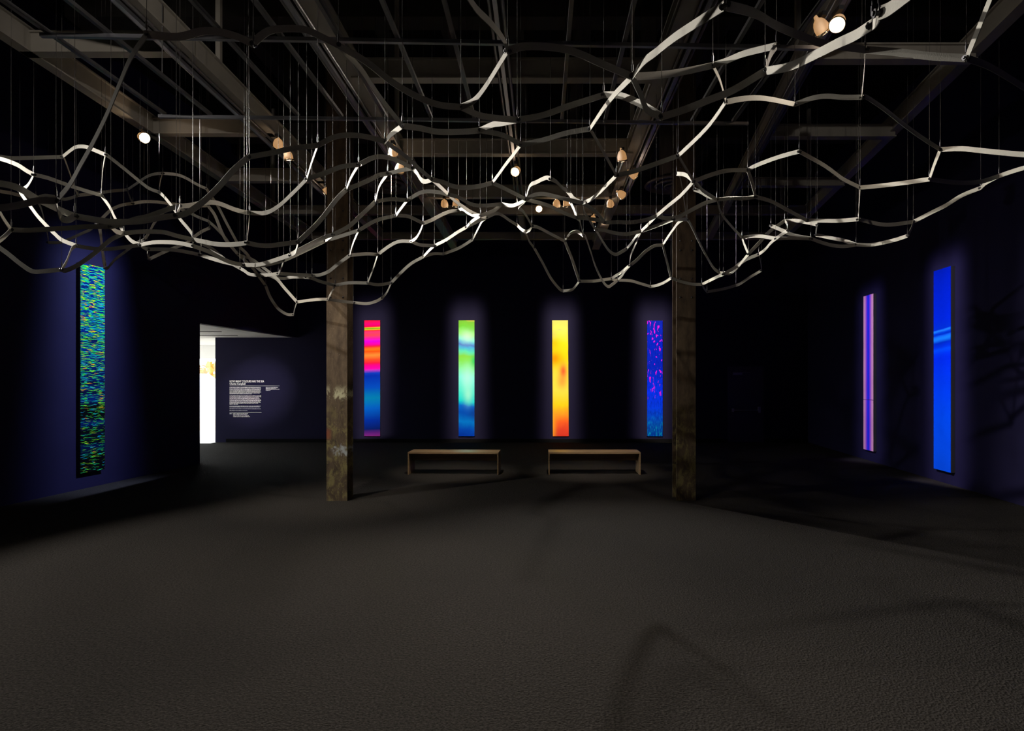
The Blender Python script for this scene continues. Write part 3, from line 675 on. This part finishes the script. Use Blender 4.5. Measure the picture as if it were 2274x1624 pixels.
STRAPS = [
(0,1,[(-5.661,6.464,4.156),(-5.583,6.558,4.19),(-5.487,6.675,4.237)]),
(1,2,[(-5.244,6.775,4.355),(-5.158,6.748,4.383),(-5.033,6.714,4.371),(-4.933,6.685,4.331)]),
(1,3,[(-5.393,6.876,4.296),(-5.664,7.327,4.23),(-5.854,7.639,4.185)]),
(2,4,[(-4.848,6.726,4.143),(-4.939,6.834,4.013)]),
(5,4,[(-5.063,6.234,3.868),(-5.054,6.376,3.871),(-5.044,6.524,3.875),(-5.029,6.718,3.884)]),
(6,5,[(-5.438,6.175,4.026),(-5.285,6.138,3.965),(-5.169,6.107,3.897)]),
(5,7,[(-5.19,6.192,3.842),(-5.384,6.372,3.833),(-5.525,6.49,3.839)]),
(7,8,[(-5.605,6.585,3.772),(-5.489,6.538,3.656),(-5.375,6.493,3.541),(-5.231,6.44,3.42),(-5.125,6.402,3.336),(-5.014,6.365,3.258)]),
(9,10,[(-6.258,7.028,3.977),(-6.333,7.273,4.028),(-6.418,7.539,4.072)]),
(10,3,[(-6.447,7.824,4.155),(-6.384,7.822,4.169),(-6.29,7.819,4.157),(-6.211,7.817,4.141),(-6.133,7.814,4.117),(-6.055,7.812,4.13)]),
(10,11,[(-6.527,7.931,4.036),(-6.583,8.052,3.904),(-6.649,8.187,3.756)]),
(11,12,[(-6.591,8.234,3.653),(-6.496,8.205,3.651),(-6.379,8.168,3.67),(-6.209,8.114,3.713),(-6.073,8.069,3.75),(-5.958,8.032,3.78)]),
(12,13,[(-5.782,8.005,3.923),(-5.676,8.021,4.037),(-5.546,8.037,4.105)]),
(12,14,[(-5.814,8.005,3.782),(-5.809,8.053,3.471)]),
(4,37,[(-4.846,6.828,3.737),(-4.715,6.736,3.576),(-4.557,6.636,3.412),(-4.422,6.559,3.297)]),
(2,16,[(-4.746,6.66,4.249),(-4.705,6.866,4.177),(-4.664,7.09,4.095),(-4.639,7.201,4.061)]),
(17,13,[(-5.57,8.247,4.244)]),
(3,17,[(-5.943,8.096,4.28),(-5.941,8.43,4.415)]),
(17,18,[(-5.687,8.568,4.574),(-5.484,8.449,4.618),(-5.32,8.36,4.625)]),
(18,16,[(-4.9,7.82,4.347),(-4.694,7.477,4.147)]),
(18,19,[(-5.041,8.398,4.63),(-4.97,8.487,4.618),(-4.879,8.62,4.565)]),
(13,20,[(-5.324,8.141,4.181),(-5.227,8.239,4.208),(-5.153,8.314,4.215)]),
(16,34,[(-4.41,7.104,3.94),(-4.161,6.81,3.772),(-4.065,6.696,3.706),(-3.887,6.476,3.574),(-3.739,6.291,3.462),(-3.376,5.863,3.217)]),
(20,61,[(-4.979,8.433,4.221),(-4.883,8.481,4.231),(-4.753,8.545,4.241)]),
(21,22,[(-2.939,5.104,3.263),(-2.9,5.214,3.315),(-2.869,5.298,3.344),(-2.838,5.385,3.354),(-2.798,5.514,3.348),(-2.761,5.625,3.352)]),
(21,23,[(-3.054,5.007,3.208),(-3.153,5.008,3.176),(-3.251,5.009,3.142),(-3.345,5.01,3.123),(-3.473,5.011,3.079)]),
(21,24,[(-2.735,4.582,3.069)]),
(25,26,[(-2.157,3.192,3.486),(-2.299,3.295,3.369),(-2.427,3.388,3.263),(-2.577,3.49,3.152),(-2.704,3.572,3.065),(-2.837,3.658,2.973)]),
(28,27,[(-3.233,3.691,2.981),(-3.191,3.727,2.967),(-3.142,3.777,2.927),(-3.1,3.817,2.902),(-3.046,3.866,2.871)]),
(29,26,[(-3.163,3.632,2.834),(-3.105,3.668,2.863),(-3.058,3.698,2.889)]),
(26,27,[(-3.012,3.79,2.854),(-3.024,3.833,2.817),(-3.011,3.865,2.814)]),
(27,24,[(-2.868,4.008,2.843),(-2.782,4.071,2.855),(-2.702,4.131,2.879),(-2.62,4.194,2.918)]),
(24,30,[(-2.504,4.277,2.967),(-2.447,4.323,3.031),(-2.392,4.377,3.118),(-2.337,4.436,3.223),(-2.284,4.501,3.345)]),
(31,23,[(-4.186,4.975,3.022),(-4,4.985,3.035),(-3.86,4.993,3.046),(-3.72,5.001,3.058)]),
(31,32,[(-4.185,4.732,3.05)]),
(31,33,[(-4.239,4.804,2.933),(-4.182,4.696,2.875)]),
(23,15,[(-3.656,5.217,3.075),(-3.748,5.408,3.106)]),
(15,34,[(-3.713,5.594,3.159),(-3.595,5.624,3.168),(-3.5,5.648,3.167),(-3.405,5.673,3.142)]),
(35,15,[(-4.329,5.53,2.791),(-4.252,5.535,2.824),(-4.175,5.54,2.874),(-4.072,5.548,2.956),(-3.969,5.556,3.05),(-3.918,5.559,3.089)]),
(36,35,[(-4.949,5.559,3.002),(-4.863,5.554,2.941),(-4.749,5.547,2.853),(-4.641,5.541,2.787),(-4.523,5.535,2.786)]),
(35,8,[(-4.496,5.757,2.916),(-4.643,5.983,3.036),(-4.752,6.154,3.125)]),
(8,37,[(-4.722,6.349,3.173),(-4.598,6.392,3.17),(-4.472,6.435,3.192)]),
(37,38,[(-4.07,6.366,3.235),(-3.823,6.217,3.204),(-3.633,6.103,3.17)]),
(14,39,[(-5.742,8.058,3.282),(-5.592,7.968,3.366),(-5.42,7.876,3.433),(-5.264,7.793,3.492),(-5.145,7.73,3.538)]),
(39,20,[(-5.021,7.771,3.662),(-5.047,7.87,3.762),(-5.068,7.976,3.867),(-5.081,8.108,3.988)]),
(37,40,[(-4.291,6.562,3.225)]),
(40,41,[(-4.688,7.236,3.286)]),
(40,42,[(-4.167,6.671,3.229),(-4.061,6.711,3.231),(-3.953,6.751,3.219)]),
(41,43,[(-5.001,7.919,3.419),(-4.91,7.96,3.481),(-4.836,7.993,3.527)]),
(43,44,[(-4.607,8.07,3.694),(-4.515,8.088,3.769)]),
(34,45,[(-3.111,5.593,3.069),(-2.934,5.466,3.019),(-2.765,5.347,2.986),(-2.604,5.234,2.967)]),
(34,38,[(-3.344,5.838,3.113)]),
(38,46,[(-3.299,6.037,3.069),(-3.208,6.089,3.015),(-3.114,6.138,2.977)]),
(46,48,[(-2.849,6.043,2.938),(-2.707,5.926,2.93),(-2.524,5.773,2.935)]),
(46,47,[(-2.954,6.214,2.961),(-2.859,6.258,2.978),(-2.773,6.299,3.007)]),
(48,50,[(-2.276,5.647,2.987),(-2.194,5.795,3.092),(-2.107,5.948,3.196)]),
(47,51,[(-2.6,6.451,3.125),(-2.494,6.588,3.23)]),
(42,46,[(-3.64,6.661,3.135),(-3.419,6.489,3.063),(-3.231,6.343,3.01)]),
(53,52,[(-4.142,7.648,3.445),(-3.992,7.648,3.318),(-3.895,7.647,3.258)]),
(53,42,[(-4.024,7.184,3.338)]),
(52,54,[(-3.686,7.568,3.147),(-3.592,7.494,3.097),(-3.396,7.356,3.063),(-3.208,7.224,3.047)]),
(55,52,[(-4.003,8.075,3.419)]),
(19,55,[(-4.747,8.707,4.451),(-4.687,8.691,4.375),(-4.603,8.668,4.259),(-4.457,8.62,4.009),(-4.297,8.569,3.749)]),
(55,60,[(-4.128,8.543,3.554),(-4.057,8.534,3.436),(-3.953,8.525,3.343),(-3.849,8.518,3.275),(-3.703,8.508,3.206),(-3.591,8.497,3.08)]),
(57,56,[(-4.197,8.582,3.533),(-4.094,8.542,3.504),(-3.969,8.488,3.431),(-3.853,8.436,3.351)]),
(58,57,[(-4.697,8.781,3.989),(-4.538,8.721,3.838),(-4.429,8.674,3.709)]),
(57,59,[(-4.225,8.692,3.492),(-4.155,8.759,3.402),(-4.112,8.814,3.317)]),
(20,58,[(-5.043,8.471,4.186),(-4.968,8.6,4.155),(-4.91,8.705,4.125)]),
(61,57,[(-4.609,8.583,4.121),(-4.534,8.597,3.921),(-4.457,8.608,3.764)]),
(58,44,[(-4.618,8.463,3.961)]),
(59,62,[(-3.98,8.924,3.01),(-3.876,8.945,2.847),(-3.75,8.961,2.762)]),
(62,60,[(-3.534,8.721,2.821)]),
(56,63,[(-3.671,8.322,3.216),(-3.583,8.25,3.18),(-3.439,8.138,3.153),(-3.264,8.002,3.15)]),
(63,64,[(-2.947,7.824,3.101),(-2.854,7.842,3.066),(-2.746,7.862,3.038)]),
(63,65,[(-2.881,7.551,3.07)]),
(54,65,[(-2.967,7.187,3.044),(-2.846,7.237,3.046)]),
(65,66,[(-2.647,7.273,3.052),(-2.538,7.265,3.093),(-2.428,7.257,3.177)]),
(54,47,[(-2.886,6.75,3.041)]),
(48,49,[(-2.223,5.49,2.949),(-2.164,5.388,2.975)]),
(45,49,[(-2.421,5.188,2.947),(-2.333,5.22,2.949),(-2.245,5.253,2.969)]),
(49,67,[(-1.987,5.434,3.21),(-1.875,5.575,3.454)]),
(45,22,[(-2.631,5.464,3.188)]),
(22,68,[(-2.519,5.552,3.322),(-2.345,5.425,3.346),(-2.152,5.266,3.414)]),
(68,69,[(-1.829,4.847,3.532)]),
(30,69,[(-2.036,4.587,3.51),(-1.86,4.595,3.55)]),
(69,70,[(-1.579,4.613,3.637),(-1.464,4.622,3.659),(-1.332,4.633,3.65)]),
(68,71,[(-1.833,5.15,3.549),(-1.694,5.187,3.618)]),
(67,71,[(-1.704,5.445,3.607)]),
(71,72,[(-1.475,5.348,3.753),(-1.403,5.436,3.79),(-1.314,5.55,3.799)]),
(67,73,[(-1.645,5.721,3.665),(-1.546,5.769,3.737)]),
(74,73,[(-1.598,6.006,3.711)]),
(73,72,[(-1.315,5.744,3.779)]),
(50,74,[(-1.929,6.089,3.333),(-1.83,6.155,3.458)]),
(74,75,[(-1.557,6.266,3.659)]),
(51,50,[(-2.225,6.37,3.283)]),
(51,76,[(-2.271,6.713,3.365),(-2.122,6.697,3.407)]),
(77,75,[(-1.513,6.556,3.643)]),
(75,78,[(-1.257,6.265,3.721),(-1.155,6.244,3.732),(-1.028,6.218,3.712)]),
(76,77,[(-1.83,6.73,3.56)]),
(66,76,[(-2.168,6.994,3.356)]),
(77,79,[(-1.499,6.841,3.636),(-1.403,6.895,3.603)]),
(66,80,[(-2.117,7.362,3.322)]),
(80,81,[(-1.844,7.421,3.436),(-1.724,7.406,3.483)]),
(81,79,[(-1.49,7.253,3.492),(-1.406,7.08,3.535)]),
(82,80,[(-2.115,7.667,3.206)]),
(64,82,[(-2.504,7.902,3.056)]),
(83,64,[(-2.8,8.108,2.958)]),
(60,83,[(-3.231,8.426,2.896),(-3.046,8.369,2.905)]),
(83,84,[(-2.778,8.455,2.887)]),
(84,85,[(-2.471,8.594,2.872),(-2.343,8.617,2.908)]),
(85,86,[(-2.124,8.385,3.009)]),
(82,86,[(-2.145,8.005,3.048)]),
(86,87,[(-1.846,8.063,3.231),(-1.716,8.045,3.338)]),
(87,88,[(-1.424,7.74,3.446)]),
(81,88,[(-1.486,7.447,3.45)]),
(88,89,[(-1.16,7.456,3.517),(-1.018,7.379,3.586)]),
(89,90,[(-0.806,7.039,3.628)]),
(87,91,[(-1.449,8.14,3.483)]),
(91,92,[(-1.105,8.184,3.572)]),
(92,93,[(-0.793,7.714,3.728),(-0.728,7.507,3.756)]),
(89,93,[(-0.797,7.336,3.694)]),
(79,94,[(-1.267,7.038,3.648),(-1.184,7.161,3.736),(-1.098,7.282,3.812)]),
(94,90,[(-0.946,7.267,3.84),(-0.858,7.07,3.746),(-0.767,6.873,3.658)]),
(72,95,[(-1.143,5.592,3.7),(-1.081,5.468,3.599),(-1.029,5.396,3.557)]),
(70,95,[(-1.092,4.895,3.597),(-1.019,5.104,3.564)]),
(95,96,[(-0.861,5.367,3.54),(-0.792,5.432,3.529),(-0.696,5.515,3.539),(-0.573,5.622,3.589)]),
(95,78,[(-0.947,5.726,3.611)]),
(78,93,[(-0.905,6.423,3.681),(-0.853,6.65,3.689),(-0.801,6.871,3.698),(-0.728,7.143,3.725)]),
(78,97,[(-0.858,6.304,3.69),(-0.751,6.444,3.662),(-0.637,6.574,3.68)]),
(96,98,[(-0.367,5.426,3.649),(-0.302,5.214,3.648),(-0.231,4.996,3.644)]),
(96,99,[(-0.367,5.841,3.642),(-0.259,5.981,3.628)]),
(97,99,[(-0.371,6.632,3.702),(-0.299,6.471,3.653),(-0.217,6.276,3.625)]),
(90,97,[(-0.617,6.705,3.626),(-0.523,6.748,3.677)]),
(93,100,[(-0.56,7.517,3.854),(-0.493,7.612,3.858),(-0.404,7.762,3.831)]),
(100,101,[(-0.258,7.696,3.707),(-0.193,7.499,3.625),(-0.139,7.346,3.606)]),
(99,101,[(-0.241,6.425,3.618),(-0.207,6.565,3.626),(-0.168,6.781,3.626)]),
(101,102,[(-0.038,7.325,3.633),(0.056,7.515,3.632),(0.172,7.75,3.629)]),
(102,103,[(0.351,7.871,3.665),(0.392,7.767,3.679),(0.454,7.649,3.661)]),
(104,103,[(0.432,6.838,3.588),(0.46,7.056,3.583)]),
(103,105,[(0.546,7.522,3.567),(0.609,7.662,3.453),(0.701,7.88,3.274),(0.807,8.075,3.123),(0.897,8.19,3.052),(0.973,8.264,3.097)]),
(102,106,[(0.4,8.068,3.421),(0.481,8.109,3.192)]),
(100,107,[(-0.21,8.151,3.756),(-0.165,8.33,3.693)]),
(107,108,[(0.023,8.595,3.443),(0.142,8.688,3.24),(0.263,8.759,3.106)]),
(108,106,[(0.421,8.498,3.051),(0.462,8.348,3.069)]),
(106,109,[(0.694,8.195,3.126),(0.828,8.248,3.151)]),
(109,110,[(1.007,8.082,3.19),(1.043,7.934,3.197),(1.087,7.711,3.221)]),
(109,105,[(1.003,8.324,3.163)]),
(105,111,[(1.241,8.47,3.176),(1.383,8.562,3.155)]),
(111,112,[(1.613,8.478,3.113),(1.668,8.236,3.115)]),
(112,113,[(1.866,8.115,3.107),(2.039,8.23,3.092)]),
(113,114,[(2.218,7.983,3.102),(2.232,7.658,3.101)]),
(105,110,[(1.075,8.099,3.182),(1.088,7.868,3.207)]),
(110,115,[(1.209,7.678,3.31),(1.329,7.767,3.433),(1.461,7.851,3.526)]),
(115,112,[(1.646,7.963,3.344)]),
(115,116,[(1.612,7.763,3.61),(1.652,7.566,3.682),(1.683,7.442,3.724),(1.721,7.355,3.734)]),
(117,116,[(1.487,6.518,3.975),(1.604,6.854,3.866),(1.71,7.188,3.757)]),
(116,118,[(1.812,7.356,3.669),(2,7.572,3.444),(2.191,7.773,3.243)]),
(118,119,[(2.34,7.737,3.157),(2.371,7.633,3.134),(2.404,7.442,3.172),(2.415,7.261,3.228)]),
(114,120,[(2.376,7.451,3.173),(2.488,7.422,3.259)]),
(114,118,[(2.275,7.678,3.142)]),
(121,119,[(2.422,7.254,3.415)]),
(121,122,[(2.479,7.219,3.499),(2.539,7.074,3.469),(2.593,6.945,3.425)]),
(120,122,[(2.647,7.19,3.337),(2.637,6.99,3.368)]),
(119,123,[(2.58,7.187,3.421),(2.728,7.255,3.569)]),
(120,124,[(2.822,7.819,3.299)]),
(125,124,[(2.879,8.785,3.186),(2.925,8.52,3.233)]),
(126,125,[(2.625,8.798,3.108)]),
(113,126,[(2.284,8.516,3.072)]),
(127,121,[(1.976,6.695,3.642),(2.172,6.989,3.577)]),
(122,128,[(2.772,6.785,3.379)]),
(129,128,[(2.765,6.991,3.518),(2.851,6.869,3.43)]),
(122,130,[(2.635,6.664,3.39)]),
(123,130,[(2.828,6.99,3.586)]),
(123,131,[(2.972,7.094,3.654),(2.996,6.893,3.584)]),
(131,132,[(3.213,7.096,3.549)]),
(132,133,[(3.491,7.37,3.52),(3.558,7.158,3.438)]),
(128,133,[(3.118,6.769,3.327),(3.284,6.839,3.307),(3.452,6.908,3.313)]),
(133,134,[(3.674,6.79,3.303),(3.732,6.611,3.29),(3.777,6.466,3.289)]),
(134,135,[(3.917,6.436,3.395)]),
(135,136,[(4.1,6.378,3.555),(4.171,6.26,3.596),(4.24,6.131,3.655)]),
(136,137,[(4.325,5.902,3.713)]),
(137,138,[(4.335,5.589,3.715)]),
(139,137,[(3.775,5.536,3.594),(4.074,5.651,3.637)]),
(140,141,[(2.957,6.334,3.454),(3.051,6.223,3.425)]),
(142,141,[(3.142,6.006,3.558)]),
(142,139,[(3.216,5.796,3.646),(3.333,5.611,3.613)]),
(139,143,[(3.455,5.342,3.688)]),
(143,144,[(3.545,5.125,3.746),(3.636,4.976,3.67),(3.723,4.836,3.599)]),
(145,143,[(2.551,4.765,4.012),(2.752,4.875,3.968),(2.969,4.998,3.905),(3.193,5.123,3.848)]),
(146,142,[(2.675,5.73,3.813),(2.9,5.844,3.728)]),
(141,135,[(3.429,6.224,3.397),(3.642,6.341,3.415)]),
(147,140,[(2.349,6.199,3.615),(2.587,6.337,3.556)]),
(127,147,[(1.989,6.307,3.684),(2.057,6.214,3.65)]),
(148,147,[(2.103,6.066,3.766)]),
(148,146,[(2.092,5.983,3.897),(2.204,5.816,3.906),(2.298,5.683,3.903)]),
(149,148,[(1.61,5.829,3.757),(1.812,5.929,3.837)]),
(150,149,[(1.278,6.148,3.552),(1.364,5.949,3.6)]),
(151,149,[(1.335,5.54,3.693)]),
(149,127,[(1.509,5.86,3.676),(1.587,6.006,3.675),(1.684,6.167,3.686)]),
(152,127,[(1.725,6.551,3.82),(1.78,6.519,3.772)]),
(117,149,[(1.446,6.178,3.886),(1.447,5.985,3.797)]),
(150,127,[(1.3,6.352,3.486),(1.43,6.377,3.505),(1.561,6.406,3.575),(1.728,6.441,3.667)]),
(153,150,[(0.798,6.305,3.433),(0.891,6.311,3.431),(0.984,6.317,3.439),(1.109,6.326,3.466)]),
(154,150,[(1.17,6.674,3.499)]),
(154,155,[(1.216,6.746,3.484),(1.299,6.501,3.468)]),
(155,116,[(1.554,6.781,3.586)]),
(156,154,[(0.699,6.851,3.484),(0.803,6.878,3.464),(0.942,6.912,3.452),(1.047,6.938,3.472)]),
(157,154,[(1.094,7.297,3.451),(1.112,7.137,3.478)]),
(110,154,[(1.093,7.435,3.308),(1.113,7.237,3.388)]),
(156,157,[(0.703,7.017,3.402),(0.806,7.211,3.326),(0.899,7.332,3.309),(0.994,7.454,3.37)]),
(104,153,[(0.467,6.574,3.545),(0.553,6.453,3.5),(0.625,6.351,3.46)]),
(158,153,[(0.463,6.094,3.542),(0.56,6.183,3.501)]),
(158,159,[(0.473,5.858,3.532),(0.537,5.624,3.529),(0.593,5.386,3.534)]),
(159,151,[(0.775,5.195,3.575),(0.93,5.211,3.631)]),
(160,159,[(0.524,4.931,3.61)]),
(160,161,[(0.409,4.072,3.603),(0.443,3.694,3.529)]),
(98,160,[(0.012,4.718,3.658),(0.194,4.661,3.69)]),
(162,98,[(-0.291,4.64,3.664)]),
(162,163,[(-0.345,4.296,3.601),(-0.261,4.155,3.554)]),
(163,164,[(0.011,4.006,3.542),(0.168,4.03,3.608)]),
(164,165,[(0.49,3.894,3.623),(0.555,3.723,3.513),(0.614,3.556,3.395)]),
(161,165,[(0.541,3.322,3.361),(0.586,3.353,3.284)]),
(165,166,[(0.793,3.342,3.286),(0.913,3.303,3.32),(1.03,3.265,3.354)]),
(166,167,[(1.191,2.917,3.302),(1.19,2.661,3.217),(1.188,2.442,3.149),(1.188,2.302,3.103)]),
(166,168,[(1.299,3.446,3.642)]),
(169,168,[(1.203,3.937,3.866),(1.275,3.808,3.843)]),
(161,169,[(0.699,3.528,3.569),(0.889,3.75,3.702)]),
(169,170,[(1.242,4.225,3.877)]),
(151,170,[(1.268,4.938,3.764),(1.322,4.72,3.797)]),
(170,171,[(1.541,4.601,3.927),(1.745,4.731,3.987)]),
(171,145,[(2.181,4.876,4.059),(2.277,4.836,4.054),(2.378,4.793,4.025)]),
(172,145,[(2.103,3.957,3.807)]),
(172,173,[(1.932,3.422,3.649),(2.022,3.35,3.597),(2.108,3.28,3.544)]),
(173,174,[(2.226,3.104,3.575)]),
(173,175,[(2.459,3.32,3.503)]),
(176,172,[(0.871,2.49,3.302),(1.035,2.664,3.349),(1.24,2.872,3.419),(1.43,3.063,3.491)]),
(161,176,[(0.52,3.083,3.412),(0.553,2.935,3.38),(0.596,2.737,3.338),(0.649,2.526,3.284)]),
(167,177,[(1.113,2.02,2.994)]),
(177,178,[(1.027,1.787,2.892)]),
(25,179,[(-1.898,3.179,3.592),(-1.805,3.233,3.652),(-1.732,3.275,3.672),(-1.658,3.319,3.671)]),
(179,180,[(-1.586,3.366,3.672),(-1.522,3.398,3.749),(-1.424,3.435,3.784),(-1.336,3.468,3.793),(-1.265,3.498,3.772)]),
(180,181,[(-1.034,3.595,3.679),(-0.908,3.653,3.596),(-0.776,3.708,3.536),(-0.64,3.76,3.501)]),
(181,182,[(-0.409,3.668,3.481),(-0.339,3.534,3.482),(-0.272,3.385,3.491)]),
(182,161,[(-0.085,3.178,3.542),(0.071,3.206,3.551),(0.198,3.23,3.533),(0.327,3.256,3.49)]),
(183,182,[(-0.302,2.852,3.536),(-0.244,2.963,3.534),(-0.193,3.079,3.524)]),
(181,163,[(-0.394,3.866,3.481),(-0.284,3.919,3.485)]),
(70,184,[(-1.071,4.347,3.554)]),
(184,162,[(-0.817,4.095,3.493),(-0.716,4.208,3.515),(-0.573,4.365,3.579)]),
(180,184,[(-1.09,3.666,3.674),(-1.044,3.758,3.611),(-0.994,3.851,3.55)]),
(99,185,[(-0.112,5.922,3.684),(-0.042,5.811,3.688),(0.043,5.684,3.686)]),
(185,186,[(0.145,5.79,3.682),(0.21,6.01,3.694)]),
(186,158,[(0.298,6.133,3.661),(0.332,6.101,3.61)]),
(99,158,[(-0.073,6.107,3.653),(0.016,6.096,3.662),(0.105,6.085,3.641),(0.224,6.071,3.607)]),
(99,104,[(-0.045,6.228,3.617),(0.079,6.353,3.616),(0.175,6.456,3.601),(0.274,6.562,3.586)]),
(158,156,[(0.446,6.274,3.526),(0.495,6.435,3.514),(0.548,6.618,3.498)]),
(187,104,[(0.368,6.765,3.681)]),
]

# ------------------------------------------------------------------ hanging net of straps
net = empty('hanging_strap_net', (0, 0, 3.0)); tag(net, 'wavy net of off-white straps bolted together and hung on wires', 'sculpture')
OFF = Vector((0, 0, 3.0))
def smooth(pts, sub=4):
    """Catmull-Rom through the control points"""
    P = [pts[0] * 2 - pts[1]] + pts + [pts[-1] * 2 - pts[-2]]
    out = []
    for i in range(1, len(P) - 2):
        for k in range(sub):
            t = k / sub; a, b, c, d = P[i - 1], P[i], P[i + 1], P[i + 2]
            out.append(0.5 * ((2 * b) + (c - a) * t + (2 * a - 5 * b + 4 * c - d) * t * t + (3 * b - a - 3 * c + d) * t ** 3))
    out.append(P[-2])
    return out
SW = 0.020; ST = 0.0018                              # half width and half thickness of a strap
def strap(pts):
    pts = smooth([Vector(p) - OFF for p in pts]); n = len(pts)
    vs = []; last = None
    for i, p in enumerate(pts):
        d = (pts[min(i + 1, n - 1)] - pts[max(i - 1, 0)])
        d = d.normalized() if d.length > 1e-6 else Vector((1, 0, 0))
        u = Vector((0, 0, 1)) - d * d.z
        if u.length < 0.15: u = last or Vector((0, 1, 0))
        u.normalize(); s = d.cross(u).normalized(); last = u
        for a, b in ((-1, -1), (1, -1), (1, 1), (-1, 1)):
            vs.append(p + u * (a * SW) + s * (b * ST))
    fs = [(0, 1, 2, 3), tuple((n - 1) * 4 + k for k in (3, 2, 1, 0))]
    for i in range(n - 1):
        for k in range(4):
            fs.append((i * 4 + k, (i + 1) * 4 + k, (i + 1) * 4 + (k + 1) % 4, i * 4 + (k + 1) % 4))
    MB().add(vs, fs).build('strap', STRAP, net)
for a, b, mid in STRAPS:
    strap([NODES[a]] + mid + [NODES[b]])
ME_JOINT = MB().tube([(-0.022, 0, 0), (0.022, 0, 0)], 0.0075, 8).tube([(-0.016, 0, 0), (-0.012, 0, 0)], 0.014, 8).tube([(0.012, 0, 0), (0.016, 0, 0)], 0.014, 8) \
    .tube([(0, 0, 0.0), (0, 0, 0.030)], 0.003, 6).tube([(0, 0, 0.030), (0, 0, 0.065)], 0.006, 6).tube([(0, 0, 0.065), (0, 0, 0.085)], 0.003, 6).mesh('joint_bolt', BOLT)
for k, p in enumerate(NODES):
    if k in LOOSE: continue
    q = Vector(p) - OFF
    o = put('joint_bolt', ME_JOINT, net, q); o.rotation_euler = (0, 0, (k * 0.7) % 3.1)
    MB().tube([(q.x, q.y, q.z + 0.08), (q.x, q.y, 7.1 - 3.0)], 0.0016, 4, False).build('wire', STEELWIRE, net)
